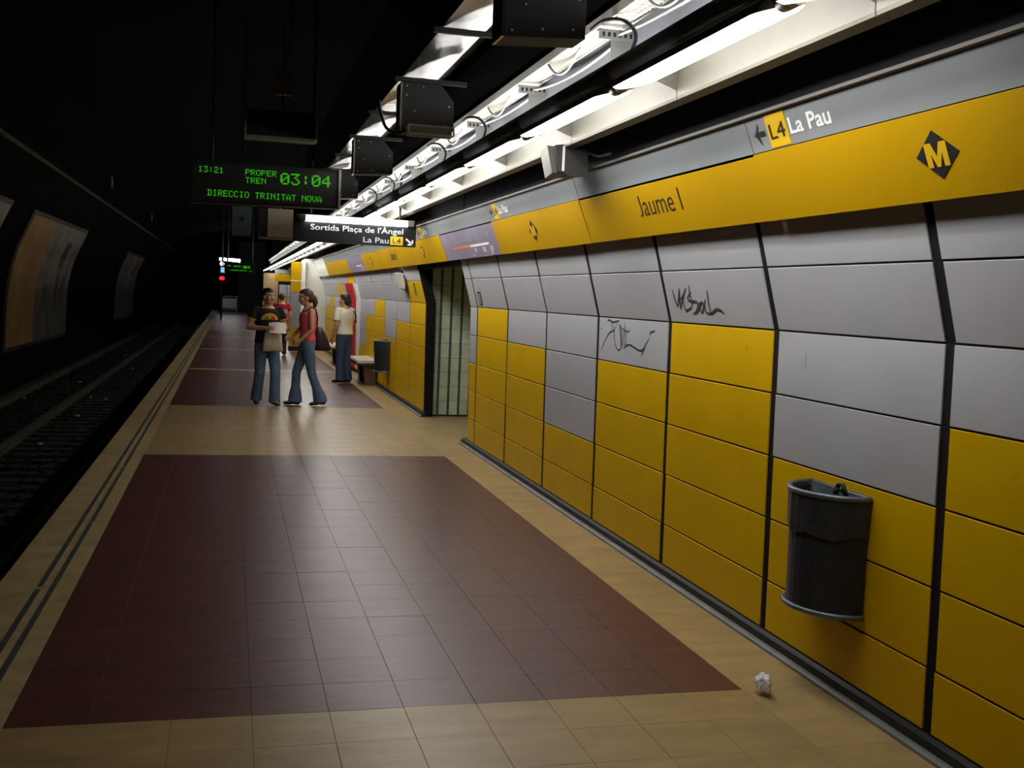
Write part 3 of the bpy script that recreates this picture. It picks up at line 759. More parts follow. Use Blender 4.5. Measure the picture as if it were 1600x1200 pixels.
# distant display and lights
fd = empty('departure_display', (0, 0, 0), 'far small departure display glowing green before the tunnel mouth', 'display')
MB().box(-.20, .87, 40, 40.2, 2.20, 2.52).build('case', 'black', fd)
b = MB()
for (x0, x1, z0, z1) in ((.12, .36, 2.40, 2.46), (.38, .70, 2.36, 2.46), (-.12, .62, 2.27, 2.31), (-.1, .04, 2.42, 2.46), (.66, .78, 2.27, 2.30)):
    n = int((x1-x0)/.03)
    for i in range(n):
        if random.random() < .85: b.box(x0+i*.03, x0+i*.03+.024, 39.99, 39.999, z0+random.uniform(0, .01), z1-random.uniform(0, .015))
b.build('led_text', 'led', fd)
for x in (-.1, .75): MB().tube([(x, 40.1, 2.5), (x, 40.1, 5.5)], .03, 8).build('hanger', 'black', fd)
fl = empty('tunnel_lamp', (0, 76, 3.52), 'short white strip lamp glowing above the far display', 'lamp')
MB().tube([(-.72, 0, .06), (.64, 0, -.02)], .10, 8).build('tube', 'tube_sign', fl); MB().box(-.75, .68, -.05, .12, .11, .2).build('housing', 'black', fl)
MB().tube([(0, .08, .15), (0, .08, 1.85)], .03, 6).build('hanger', 'black', fl)
tl_ = empty('signal_lamp', (-.33, 46, 2.62), 'small round white lamp left of the far display', 'lamp'); MB().ball((0, 0, 0), .085, 10, 7).build('bulb', 'white_lamp', tl_); MB().tube([(0, .05, 0), (0, .05, 2.9)], .02, 6).build('stem', 'black', tl_)
bl = empty('blue_sign', (-.28, 44, 2.34), 'small glowing blue sign above the red signal', 'sign'); MB().box(-.08, .08, 0, .03, -.10, .10).build('face', 'blue_lamp', bl); MB().box(-.10, .10, .03, .06, -.12, .12).build('case', 'black', bl); MB().tube([(0, .08, 0), (0, .08, 3.15)], .02, 6).build('stem', 'black', bl)
sg = empty('rail_signal', (-.42, 60, 0), 'red railway signal glowing in the tunnel mouth', 'signal')
MB().ball((0, 0, 2.15), (.14, .06, .10), 12, 8).build('lens', 'red_lamp', sg); MB().box(-.18, .18, .02, .2, 1.85, 2.6).build('case', 'black', sg); MB().tube([(0, .1, 0), (0, .1, 1.9)], .05, 8).build('post', 'black', sg)
bd = empty('end_barrier', (0, 80, 0), 'pale barrier board across the far end of the platform', 'barrier')
MB().box(-.62, .5, 0, .1, .22, .92).build('board', 'white', bd); MB().box(-.62, .55, -.02, .1, 1.02, 1.08).build('rail', 'steel', bd); MB().box(-.62, .55, -.02, .1, .10, .16).build('rail', 'steel', bd)
for x in (-.6, .5): MB().box(x-.03, x+.03, .0, .12, 0, 2.0 if x < 0 else 1.1).build('post', 'steel', bd)

# ------------------------------------------------------------------ far pier, totem and tan wall
pier = MB().prism([(2.02, 0), (2.66, 0), (2.66, 1.56), (2.56, 1.9), (2.42, 2.25), (2.33, 2.55), (2.02, 2.55)], 30.9, 32.4).build('wall_pier', 'pier_white')
tag(pier, 'white pier jutting out at the far end of the panel wall', kind='structure')
tot = empty('information_totem', (1.78, 30.7, 0), 'tall yellow and white information totem beside the white pier', 'totem')
MB().box(-.16, .13, 0, .19, .12, .62).build('lower_panel', 'band_yellow', tot); MB().box(-.16, .13, 0, .19, .62, 1.62).build('middle_panel', 'band_grey', tot)
MB().box(-.16, .12, -.01, .19, 1.62, 1.92).build('upper_panel', 'band_yellow', tot); MB().box(-.16, .12, -.01, .19, 1.94, 2.45).build('upper_panel', 'band_yellow', tot)
MB().box(-.17, .15, -.015, .19, 1.92, 1.94).build('band', 'print_white', tot); MB().box(.12, .235, .02, .19, .12, 2.48).build('side_post', 'white', tot)
MB().box(-.18, .24, -.03, .19, 0, .12).build('plinth', 'black', tot)
tan = MB().box(1.36, 2.12, 47.0, 47.4, 0, 2.35).build('wall_back', 'tan'); tag(tan, 'tan plastered wall where the platform narrows', kind='structure')
ew = MB().box(1.95, 2.9, 46.2, 46.6, 0, 2.56).build('wall_back', 'back'); tag(ew, 'panelled cross wall beyond the white pier', kind='structure')
for (x0, x1, z0, z1, m) in ((1.80, 2.6, 2.02, 2.32, 'band_yellow'), (1.78, 2.6, 2.34, 2.5, 'band_grey'), (1.98, 2.28, 1.38, 1.88, 'grey'), (2.30, 2.6, 1.38, 1.88, 'grey'),
                            (1.98, 2.28, .9, 1.36, 'yellow'), (2.30, 2.6, .9, 1.36, 'grey'), (1.98, 2.28, .45, .88, 'yellow'), (2.3, 2.6, .45, .88, 'yellow'), (1.98, 2.6, .05, .43, 'yellow')):
    MB().box(x0, x1, 46.17, 46.2, z0, z1).build('wall_panel', m, ew)
M['dark_green'] = mat('dark_green_paint', (.10, .135, .12), .8, var=.2, vscale=1)
dk = MB().box(.62, 2.9, 86.0, 86.4, 0, 5.2).build('wall_back', 'dark_green'); tag(dk, 'dark wall closing the far end of the platform', kind='structure')

# ------------------------------------------------------------------ tunnel: left wall, ceiling, track
VA = [(-4.95, -1.25), (-4.86, -.6), (-4.82, .1), (-4.80, .8), (-4.77, 1.43), (-4.62, 2.2), (-4.22, 3.1), (-3.6, 4.15), (-2.7, 4.85), (-1.5, 5.25), (0, 5.4)]
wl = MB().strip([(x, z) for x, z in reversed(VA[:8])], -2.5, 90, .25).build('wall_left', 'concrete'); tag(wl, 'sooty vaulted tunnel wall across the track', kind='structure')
cb = MB().strip(list(reversed(VA[7:])), -2.5, 90, .25)
cb.box(0, 2.62, -2.5, 90, 5.4, 5.6); cb.box(2.6, 2.9, -2.5, 90, 3.1, 5.6)
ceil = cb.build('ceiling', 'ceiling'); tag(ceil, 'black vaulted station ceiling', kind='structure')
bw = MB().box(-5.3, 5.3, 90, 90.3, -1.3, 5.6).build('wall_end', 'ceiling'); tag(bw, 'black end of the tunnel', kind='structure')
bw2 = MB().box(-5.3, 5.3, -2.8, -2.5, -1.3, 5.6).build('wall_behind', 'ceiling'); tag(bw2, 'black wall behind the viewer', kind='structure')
ft = MB().prism([(-4.92, -1.15), (-4.92, -.98), (-4.70, -.98), (-4.66, -1.15)], -2.5, 88).build('trim_4', 'footing'); tag(ft, 'pale dusty footing along the tunnel wall', kind='structure')
pp = MB().tube([(-3.66, -2.4, 4.02), (-3.66, 88, 4.02)], .05, 8); 
pp = pp.build('wall_pipe', 'footing', None, True); tag(pp, 'long pipe running along the dark vault', 'pipe')
for y in (31.5, 47.0):
    hr = MB().tube([(-3.15, y, 4.2), (-3.15, y, 4.75)], .035, 8).build('hanger_rod', 'olive_frame', None, True)
    tag(hr, 'short vertical rod hanging from the vault, %s' % ('nearer of two' if y < 40 else 'farther of two'), 'rod', 'rods under the vault')
    MB().tube([(-3.15, y, 4.72), (-2.9, y, 4.9)], .02, 6).build('rod_arm', 'olive_frame', hr)
gr = MB()
NX, NY = 26, 260
for j in range(NY+1):
    for i in range(NX+1):
        gr.v.append((-4.70+i*(3.50/NX), -2+j*(90/NY), -1.12+random.uniform(-.03, .03)))
for j in range(NY):
    for i in range(NX): a = j*(NX+1)+i; gr.f.append((a, a+1, a+NX+2, a+NX+1))
for q in range(2600):
    x = random.uniform(-4.6, -1.3); y = 8+random.random()**1.6*40; s_ = random.uniform(.025, .055)
    if min(abs(x+1.92), abs(x+3.35)) < .12: continue
    gr.ball((x, y, -1.10+random.uniform(0, .02)), (s_*random.uniform(.7, 1.2), s_*random.uniform(.7, 1.2), s_*.7), 5, 4, Matrix.Rotation(random.uniform(0, 3), 3, 'Z'))
bal = gr.build('ballast', 'ballast'); tag(bal, 'sooty ballast stones of the track bed', 'ballast', kind='stuff')
trk = empty('railway_track', (0, 0, 0), 'dark railway track in the trench left of the platform', 'track')
for x in (-1.92, -3.355):
    MB().prism([(x-.06, -1.05), (x+.06, -1.05), (x+.06, -1.035), (x+.012, -1.02), (x+.012, -.935), (x+.035, -.925), (x+.035, -.895), (x-.035, -.895), (x-.035, -.925), (x-.012, -.935), (x-.012, -1.02), (x-.06, -1.035)], -2, 88).build('rail', 'rail', trk)
SM = MB().box(-3.9, -1.4, 0, .24, -1.2, -1.088).mesh('sleeper'); SM.materials.append(M['sleeper'])
for k in range(110):
    o = bpy.data.objects.new('sleeper', SM); COL.objects.link(o); o.parent = trk; o.location = (0, 2+k*.6, 0)

# posters on the far tunnel wall
def vault_x(z):
    for (x0, z0), (x1, z1) in zip(VA[:-1], VA[1:]):
        if z0 <= z <= z1: return x0+(x1-x0)*(z-z0)/(z1-z0)
    return VA[-1][0]
def vault_patch(y0, y1, z0, z1, off, name, m, parent, n=8):
    pts = [(vault_x(z0+(z1-z0)*i/n)+off, z0+(z1-z0)*i/n) for i in range(n+1)]
    return MB().strip(list(reversed(pts)), y0, y1, .02).build(name, m, parent)
for (y0, y1, zt, lab) in ((13.5, 23.3, 3.08, 'curved poster on the tunnel wall cut off by the left edge'),
                          (26.0, 35.1, 3.08, 'large curved poster with an orange stripe on the tunnel wall'),
                          (49.5, 58.6, 2.92, 'farthest dim curved poster on the tunnel wall')):
    r = empty('wall_poster', (0, 0, 0), lab, 'poster', 'posters on the tunnel wall')
    w = y1-y0; f = y0 > 40
    vault_patch(y0-.15, y1+.15, .0, zt+.1, .03, 'frame', 'black', r)
    vault_patch(y0, y0+w*.38, .1, zt, .055, 'orange_field', 'poster_grey' if f else 'poster_orange', r)
    vault_patch(y0+w*.38, y1, 1.42, zt, .055, 'beige_field', 'poster_beige', r)
    vault_patch(y0+w*.38, y1, .1, 1.42, .055, 'grey_field', 'poster_grey', r)
    for k in range(5):
        ya = y0+w*(.40+.11*k); za = random.uniform(.3, 1.0)
        vault_patch(ya, ya+w*random.uniform(.03, .08), za, za+random.uniform(.3, .9), .062, 'figure', random.choice(['poster_beige', 'poster_orange', 'black']) if k % 2 else 'poster_grey', r, 3)
    vault_patch(y0+w*.70, y0+w*.80, 2.0, 2.7, .062, 'figure', 'black', r, 3)
for n_, (px, py) in enumerate(((101, 629), (63, 694), (121, 650), (142, 621), (207, 576), (195, 555), (38, 622), (22, 686), (125, 597), (165, 624))):
    d = fw + rr*((px-800)/F_PX) + uu*((600-py)/F_PX); t = (-1.06-CAM_H)/d.z; p = Vector((0, 0, CAM_H))+d*t
    o = MB().ball((0, 0, 0), (random.uniform(.03, .055), random.uniform(.035, .07), .025), 6, 4, Matrix.Rotation(n_, 3, 'Z')).build('litter_scrap', 'tote')
    o.location = (p.x, p.y, -1.055)
    tag(o, 'small pale scrap of litter lying on the dark ballast', 'litter', 'litter scraps on the track bed')

# ------------------------------------------------------------------ litter bins
def make_bin(y, zb, zt, hw, dp, label):
    xw = 2.602
    r = empty('litter_bin', (xw, y, 0), label, 'bin', 'half round bins on the wall')
    def half(z, k=1.0, n=18):
        return [Vector((-dp*k*math.sin(PI*i/n), -hw*k*math.cos(PI*i/n), z)) for i in range(n+1)]
    def wallband(z0, z1, k0, k1, th, name, m):
        A, B = half(z0, k0), half(z1, k1); C, D = half(z0, k0-th), half(z1, k1-th)
        n = len(A); b = MB()
        for i in range(n-1):
            b.add([A[i], A[i+1], B[i+1], B[i]], [(0,1,2,3)]); b.add([C[i], D[i], D[i+1], C[i+1]], [(0,1,2,3)])
            b.add([B[i], B[i+1], D[i+1], D[i]], [(0,1,2,3)]); b.add([A[i], C[i], C[i+1], A[i+1]], [(0,1,2,3)])
        return b.build(name, m, r, True)
    wallband(zb, zt-.01, .94, .965, .05, 'body', 'bin')
    b = MB(); h = half(zb+.012, .93); b.add(h, [tuple(range(len(h)))]); b.build('bottom', 'bin', r)
    MB().box(-.02, .0, -hw*.94, hw*.94, zb, zt-.005).build('back_plate', 'bin', r)
    MB().tube([v for v in half(zb+.008, .985)], .013, 8).build('bottom_rim', 'bin_rim', r, True)
    MB().tube([v for v in half(zt, 1.0)] + [half(zt, 1.0)[0]], .013, 8).build('top_rim', 'bin_rim', r, True)
    # bin liner: folded over the rim and hanging into the bin
    n = 36; cuff = MB(); A = []; B = []
    for i in range(n+1):
        a = PI*i/n; j = .008*math.sin(i*2.3)+.006*math.sin(i*5.1)
        A.append(Vector((-(dp*1.0+.004)*math.sin(a), -(hw*1.0+.004)*math.cos(a), zt-.012)))
        B.append(Vector((-(dp*.985+.002+j*.4)*math.sin(a), -(hw*.985+.002)*math.cos(a), zt-.165+.008*math.sin(i*.55)+j*.5-.012*math.sin(a*1.3))))
    for i in range(n): cuff.add([A[i], A[i+1], B[i+1], B[i]], [(0,1,2,3)])
    cuff.build('liner_cuff', 'bag_dark', r, True)
    ln = MB(); T = []; Q = []
    for i in range(n+1):
        a = PI*i/n; j = .05*math.sin(i*1.9)*math.sin(a)
        T.append(Vector((-(dp*.96)*math.sin(a), -(hw*.96)*math.cos(a), zt+.008)))
        Q.append(Vector((-(dp*(.84+j))*math.sin(a)-.01, -(hw*(.84+j))*math.cos(a), zt-.19)))
    for i in range(n): ln.add([T[i], T[i+1], Q[i+1], Q[i]], [(0,1,2,3)])
    ln.add([Vector((-.022, -hw*.93, zt+.004)), Vector((-.022, hw*.93, zt+.004)), Vector((-.03, hw*.8, zt-.19)), Vector((-.03, -hw*.8, zt-.19))], [(0,1,2,3)])
    ln.add(Q, [tuple(range(len(Q)))])
    ln.build('liner', 'bag', r, True)
    MB().tube([(-.03, -.09, zt-.01), (-.03, -.06, zt+.035), (-.025, -.02, zt+.03), (-.03, .0, zt-.01), (-.05, -.05, zt+.012)], .011, 6).build('liner_knot', 'black', r, True)
    return r
make_bin(4.185, .375, .885, .235, .215, 'dark half round litter bin with a grey liner on the near wall')
make_bin(18.25, .355, .875, .23, .24, 'dark half round litter bin beside the nearer bench')

# ------------------------------------------------------------------ benches
for (y0, y1, lab) in ((19.5, 21.0, 'nearer wall bench with a pale seat right of the man in white'), (24.6, 26.4, 'farther wall bench with a pale seat, behind the woman and the man in white')):
    r = empty('wall_bench', (0, y0, 0), lab, 'bench', 'benches along the wall'); l = y1-y0
    MB().prism([(2.25, .405), (2.23, .425), (2.24, .455), (2.60, .465), (2.60, .42)], 0, l).build('seat', 'bench_top', r)
    MB().prism([(2.24, .375), (2.24, .41), (2.60, .42), (2.60, .375)], .01, l-.01).build('seat_frame', 'bench_dark', r)
    for ya in (.12, l-.40): MB().prism([(2.42, .0), (2.38, .375), (2.59, .375), (2.59, .0)], ya, ya+.28).build('support', 'bench_brown', r)

# ------------------------------------------------------------------ red cabinet, box, stickers
rc = empty('wall_cabinet', (0, 0, 0), 'tall red cabinet with a dark window on the wall behind the man in white', 'cabinet')
ycab = YF+6*SF
MB().prism([(2.60, .1), (2.53, .1), (2.51, 1.55), (2.43, 1.85), (2.53, 1.85), (2.61, 1.55)], ycab+.05, ycab+1.3).build('cabinet_body', 'red_box', rc)
MB().prism([(2.53, .9), (2.512, 1.5), (2.495, 1.49), (2.515, .9)], ycab+.55, ycab+1.15).build('window', 'window_dark', rc)
MB().prism([(2.525, 1.52), (2.49, 1.68), (2.478, 1.672), (2.513, 1.51)], ycab+.2, ycab+1.2).build('top_plate', 'red_box', rc)
MB().prism([(2.60, .1), (2.56, .1), (2.54, 1.55), (2.46, 1.85), (2.53, 1.85), (2.61, 1.55)], ycab-.35, ycab-.05).build('side_panel', 'white', rc)
wb = empty('wall_box', (2.478, 16.15, 1.86), 'small pale box with a black top fixed high on the far panels', 'wall box')
MB().prism([(-.03, -.10), (.05, -.12), (-.01, .09), (-.09, .10)], -.14, .14).build('box_body', 'bench_top', wb)
MB().prism([(-.092, .10), (.0, .09), (-.005, .115), (-.10, .125)], -.15, .15).build('lid', 'white', wb)
MB().box(.02, .06, -.22, -.15, -.14, .12).build('cable_cover', 'black', wb)
MB().box(-.02, .03, -.06, .05, .12, .16).build('knob', 'black', wb)

def up_pt(y, z, off=.003):
    return Vector((wall_x(z)-off, y, z))
def sticker(y0, y1, z0, z1, parent, n):
    b = MB()
    b.add([up_pt(y1, z0), up_pt(y0, z0), up_pt(y0, z1), up_pt(y1, z1)], [(0,1,2,3)])
    s_ = b.build('sticker', 'print_black', parent); s_['label'] = 'narrow black sticker with pale upright marks'
    for q in range(n):
        z = z0+(z1-z0)*(.1+.8*q/n); h = (z1-z0)/n*.5
        MB().add([up_pt(y1-.03, z, .004), up_pt(y0+.03, z, .004), up_pt(y0+.03, z+h, .004), up_pt(y1-.03, z+h, .004)], [(0,1,2,3)]).build('sticker_mark', 'grey', s_)
sticker(11.22, 11.36, 1.585, 1.725, wall_r, 6)
sticker(15.30, 15.42, 1.66, 1.83, wall_f, 5)

# marker graffiti on two panels (strokes as thin ribbons lying on the plates)
def on_wall(px, py, x0, slope_pts):
    d = fw + rr*((px-800)/F_PX) + uu*((600-py)/F_PX); o = Vector((0, 0, CAM_H))
    (xa, za), (xb, zb) = slope_pts
    n = Vector((zb-za, 0, -(xb-xa))).normalized(); c = Vector((xa, 0, za))
    t = (c-o).dot(n)/d.dot(n); return o+d*t, n
def graffiti(strokes, seg, name_label):
    b = MB()
    for (wd, pts) in strokes:
        P = []
        for (cx, cy) in pts:
            p, n = on_wall(920+cx/6.667, 440+cy/6.667, 0, seg); P.append(p)
        # smooth by Catmull-Rom
        Q = []
        for i in range(len(P)-1):
            p0, p1, p2, p3 = P[max(i-1, 0)], P[i], P[i+1], P[min(i+2, len(P)-1)]
            for t in range(6):
                t /= 6
                Q.append(.5*((2*p1)+(p2-p0)*t+(2*p0-5*p1+4*p2-p3)*t*t+(3*p1-p0-3*p2+p3)*t**3))
        Q.append(P[-1])
        nn = -n if n.x > 0 else n
        L_, R_ = [], []
        for i, q in enumerate(Q):
            d = (Q[min(i+1, len(Q)-1)]-Q[max(i-1, 0)]); d = d.normalized() if d.length > 1e-9 else Vector((0, 1, 0))
            s_ = nn.cross(d)*wd*(.55+.45*math.sin(PI*min(1, (i+1)/len(Q))))
            L_.append(q+nn*.0035+s_); R_.append(q+nn*.0035-s_)
        for i in range(len(Q)-1): b.add([L_[i], L_[i+1], R_[i+1], R_[i]], [(0,1,2,3)])
    o = b.build('graffiti', 'ink', wall_r); o['label'] = name_label; return o
g1 = [(.006, [(200, 405), (225, 400), (258, 421), (320, 405)]), (.004, [(235, 405), (250, 460), (268, 505), (300, 425)]),
      (.005, [(135, 708), (165, 630), (205, 550), (245, 515), (268, 525), (270, 600), (285, 670), (312, 712), (335, 690), (336, 600), (328, 500), (320, 440)]),
      (.004, [(330, 440), (342, 560), (352, 695)]), (.004, [(352, 695), (358, 560), (350, 480)]), (.004, [(375, 705), (372, 560), (382, 420)]), (.004, [(385, 690), (392, 600), (380, 470)]),
      (.004, [(330, 450), (370, 505), (420, 520), (425, 490)]), (.006, [(378, 690), (400, 662), (440, 662), (490, 695), (540, 720), (575, 695), (632, 590)]),
      (.007, [(538, 715), (560, 718), (578, 695)]), (.004, [(550, 780), (568, 730), (585, 690)]), (.005, [(638, 552), (655, 525), (694, 515)]), (.005, [(130, 488), (140, 496)])]
graffiti(g1, (PW[0], PW[1]), 'grey scrawled marker tag')
g2 = [(.008, [(875, 85), (900, 180), (930, 262)]), (.008, [(930, 262), (940, 180), (945, 70)]), (.008, [(945, 72), (952, 180), (960, 285)]), (.006, [(960, 285), (985, 180), (1012, 70)]),
      (.006, [(965, 185), (1000, 110), (1015, 65)]), (.007, [(980, 180), (1000, 250), (1018, 300), (1075, 268)]), (.006, [(1045, 35), (1055, 130), (1080, 215), (1075, 268)]),
      (.008, [(1068, 110), (1035, 160), (1045, 195), (1085, 205), (1128, 212), (1140, 250), (1125, 310), (1095, 334)]), (.007, [(1150, 235), (1180, 213), (1200, 240), (1190, 318), (1165, 290), (1172, 235)]),
      (.007, [(1215, 185), (1212, 270), (1235, 325), (1262, 328)]), (.007, [(1235, 90), (1248, 200), (1275, 330)]), (.008, [(1250, 332), (1290, 325), (1330, 292), (1375, 297), (1415, 332)]), (.006, [(1125, 330), (1160, 270), (1185, 215)])]
graffiti(g2, (PW[1], PW[2]), 'black marker tag in jagged letters')
# small scuffs
for (px, py, l) in ((1260, 565, .035), (1168, 545, .015)):
    p, n = on_wall(px, py, 0, (PW[0], PW[1])); nn = -n
    MB().add([p+nn*.0035+Vector((0, .002, l)), p+nn*.0035+Vector((0, -.001, l)), p+nn*.0035+Vector((0, 0, -l)), p+nn*.0035+Vector((0, .003, -l))], [(0,1,2,3)]).build('scuff_mark', 'dark_strip', wall_r)

# crumpled paper
bm = bmesh.new(); bmesh.ops.create_icosphere(bm, subdivisions=3, radius=.038)
for v in bm.verts:
    v.co *= 1+.28*math.sin(v.co.x*160+2)*math.sin(v.co.y*140)+random.uniform(-.10, .10)
    v.co.x *= .9; v.co.z *= 1.05; v.co.y *= 1.2
me = bpy.data.meshes.new('crumpled_paper'); bm.to_mesh(me); bm.free()
zmin = min(v.co.z for v in me.vertices)
cp = link('crumpled_paper', me, 'paper'); cp.location = (2.268, 4.15, -zmin); tag(cp, 'crumpled white paper ball on the cream floor strip near the wall', 'litter')

# ------------------------------------------------------------------ people
def remesh(mb, name, m, parent, voxel=.008, smooth=3):
    me = mb.mesh(name); o = bpy.data.objects.new('tmp', me); COL.objects.link(o)
    q = o.modifiers.new('r', 'REMESH'); q.mode = 'VOXEL'; q.voxel_size = voxel
    s_ = o.modifiers.new('s', 'SMOOTH'); s_.factor = .5; s_.iterations = smooth
    dg = bpy.context.evaluated_depsgraph_get(); dg.update()
    ne = bpy.data.meshes.new_from_object(o.evaluated_get(dg)); bpy.data.objects.remove(o); bpy.data.meshes.remove(me)
    ne.materials.clear(); ne.name = name
    return link(name, ne, m, parent, True)

def hand(mb, wr, d, n, side, curl=.5):
    """palm with four fingers and a thumb: d along the forearm, n palm normal, side +1/-1 thumb side"""
    d = Vector(d).normalized(); n = Vector(n); n = (n-d*n.dot(d)).normalized(); a = d.cross(n)*side; wr = Vector(wr)
    mb.tube([wr-d*.02, wr+d*.02, wr+d*.055, wr+d*.085], [(.026, .02), (.034, .017), (.040, .016), (.036, .013)], 10) if False else None
    R = []
    for t, w, h in ((-.01, .025, .020), (.02, .034, .017), (.055, .040, .015), (.088, .036, .012)):
        R.append([wr+d*t+a*w*math.cos(2*PI*k/10)+n*h*math.sin(2*PI*k/10) for k in range(10)])
    mb.rings(R)
    for k, (o, l) in enumerate(((.029, .066), (.010, .076), (-.010, .072), (-.028, .056))):
        b0 = wr+d*.078+a*o; sp_ = a*o*.25
        k1 = (d*math.cos(curl*.6)+n*math.sin(curl*.6)).normalized(); k2 = (d*math.cos(curl*1.5)+n*math.sin(curl*1.5)).normalized(); k3 = (d*math.cos(curl*2.2)+n*math.sin(curl*2.2)).normalized()
        p1 = b0+k1*l*.48+sp_*.4; p2 = p1+k2*l*.32+sp_*.2; p3 = p2+k3*l*.24
        mb.tube([b0-d*.015, b0, p1, p2, p3], [.0095, .0098, .0092, .0085, .007], 8)
    t0 = wr+d*.022+a*.026; td = (d*.65+a*.62+n*.35).normalized(); t1 = t0+td*.042; t2 = t1+(td*.7+d*.6+n*.3).normalized()*.034
    mb.tube([t0-a*.012, t0, t1, t2], [.012, .012, .0105, .0085], 8)

def person(label, loc, rz, J, W, skin, hair, top, legs_, shoes, scale=1.0, head_yaw=0.0, head_pitch=0.0, female=False, hands=None):
    r = empty('person', (loc[0], loc[1], 0), label, 'person', rz=rz); r.scale = (scale, scale, scale)
    V = {k: Vector(v) for k, v in J.items()}
    # spine rings: (t, rx, ry); t 0 = crotch level, 1 = neck base
    def spine(t):
        P = [V['crotch'], V['pelvis'], V['waist'], V['chest'], V['neck']]
        t *= 4; i = min(3, int(t)); return P[i].lerp(P[i+1], t-i)
    sa = V['shL'] - V['shR']; sax = Vector((-sa.x, -sa.y, 0)).normalized(); ha = (V['hipR']-V['hipL']); hax = Vector((ha.x, ha.y, 0)).normalized()
    def ring(t, rx, ry, add=0.0, n=20):
        c = spine(t); ax = hax.lerp(sax, min(1, max(0, t))).normalized(); fy = Vector((0, 0, 1)).cross(ax)
        return [c+ax*(rx+add)*math.cos(2*PI*k/n)+fy*(ry+add)*math.sin(2*PI*k/n) for k in range(n)]
    w = W
    TR = [(0, w['hip']*.86, .085), (.12, w['hip']*.97, .108), (.25, w['hip'], .115), (.38, (w['hip']+w['waist'])/2, .102), (.5, w['waist'], .094), (.62, (w['waist']+w['chest'])/2, .102),
          (.75, w['chest'], .115), (.86, w['chest']*1.03, .105), (.93, w['chest']*.86, .085), (.97, w['chest']*.58, .066), (1.0, .058, .058)]
    body = MB(); body.rings([ring(*q) for q in TR])
    up = Vector((0, 0, 1)); hc = V['head']; nk = V['neck']
    body.tube([nk-up*.06, nk, nk.lerp(hc, .55), hc-up*.02], [.064, .056, .053, .055], 14)
    HR = Matrix.Rotation(head_yaw, 3, 'Z') @ Matrix.Rotation(head_pitch, 3, 'X')
    H = lambda p: hc + HR @ Vector(p)
    HM = HR
    def hb(mb, p, rad, n=16, m=12): mb.ball(H(p), rad, n, m, HM)
    hb(body, (0, -.008, .022), (.074, .092, .096)); hb(body, (0, .016, -.045), (.058, .070, .068)); hb(body, (0, .045, -.085), (.036, .036, .026))
    body.tube([H((0, .080, .022)), H((0, .098, -.012)), H((0, .108, -.032)), H((0, .088, -.044))], [.010, .012, .017, .010], 8)
    hb(body, (0, .080, .036), (.050, .014, .012)); hb(body, (.038, .066, -.02), (.022, .02, .022)); hb(body, (-.038, .066, -.02), (.022, .02, .022))
    for s_ in (-1, 1): hb(body, (s_*.077, -.005, -.012), (.011, .022, .034), 10, 8)
    AR = w.get('arm', 1.0)
    for s_ in 'LR':
        sh, el, wr = V['sh'+s_], V['el'+s_], V['wr'+s_]
        inn = spine(.9)
        body.tube([sh.lerp(inn, .35), sh, sh.lerp(el, .3), sh.lerp(el, .7), el, el.lerp(wr, .3), el.lerp(wr, .75), wr], [.045*AR, .053*AR, .050*AR, .044*AR, .038*AR, .040*AR, .031*AR, .025*AR], 12)
        hd = (hands or {}).get(s_, {}); d = Vector(hd.get('d', wr-el)); n = Vector(hd.get('n', (1 if s_ == 'L' else -1, 0, 0)))
        hand(body, wr, d, n, hd.get('side', 1), hd.get('curl', .5))
        hip, kn, an = V['hip'+s_], V['kn'+s_], V['an'+s_]
        body.tube([hip+up*.03, hip, hip.lerp(kn, .4), kn, kn.lerp(an, .3), kn.lerp(an, .75), an], [.075, .080, .070, .052, .052, .040, .034], 12)
        tt = V['toe'+s_]; body.tube([an-up*.02, an.lerp(tt, .3)-up*.02, tt-up*.0], [.034, .036, .026], 10)
    remesh(body, 'body', skin, r, .0075, 3)
    # clothes
    a = top.get('add', .014)
    sb = MB(); hem, col_ = top.get('hem', .22), top.get('collar', .955)
    rs = []
    for q in range(14):
        t = hem+(col_-hem)*q/13
        for (t0, x0, y0), (t1, x1, y1) in zip(TR[:-1], TR[1:]):
            if t0 <= t <= t1: u = (t-t0)/(t1-t0); rx, ry = x0+(x1-x0)*u, y0+(y1-y0)*u; break
        loose = top.get('loose', .0)*max(0, 1-(t-hem)/.45)
        rs.append(ring(t, rx, ry, a+loose))
    sb.rings(rs)
    if top.get('sleeve', 0):
        for s_ in 'LR':
            sh, el = V['sh'+s_], V['el'+s_]; e = sh.lerp(el, top['sleeve']); inn = spine(.88)
            sb.tube([sh.lerp(inn, .5), sh, sh.lerp(e, .5), e], [.050*AR+a*.5, .055*AR+a*.55, .051*AR+a*.8, .050*AR+a*1.2], 14)
    else:
        for s_ in 'LR':
            sh = V['sh'+s_]; inn = spine(.97); sb.tube([spine(.80)+(sh-spine(.86))*.55+Vector((0, 0, 0)), sh.lerp(inn, .45)+up*.035, sh.lerp(inn, .55)+up*.03], [.03, .022, .02], 10)
    shirt = remesh(sb, top['name'], top['mat'], r, .010, 4)
    lb = MB(); b0 = legs_.get('add', .014)
    wt = legs_.get('waist', .34)
    rs = []
    for q in range(8):
        t = .0+(wt)*q/7
        for (t0, x0, y0), (t1, x1, y1) in zip(TR[:-1], TR[1:]):
            if t0 <= t <= t1: u = (t-t0)/(t1-t0); rx, ry = x0+(x1-x0)*u, y0+(y1-y0)*u; break
        rs.append(ring(t, rx, ry, b0*.8))
    lb.rings(rs); lr = legs_.get('r', (.088, .074, .066, .070))
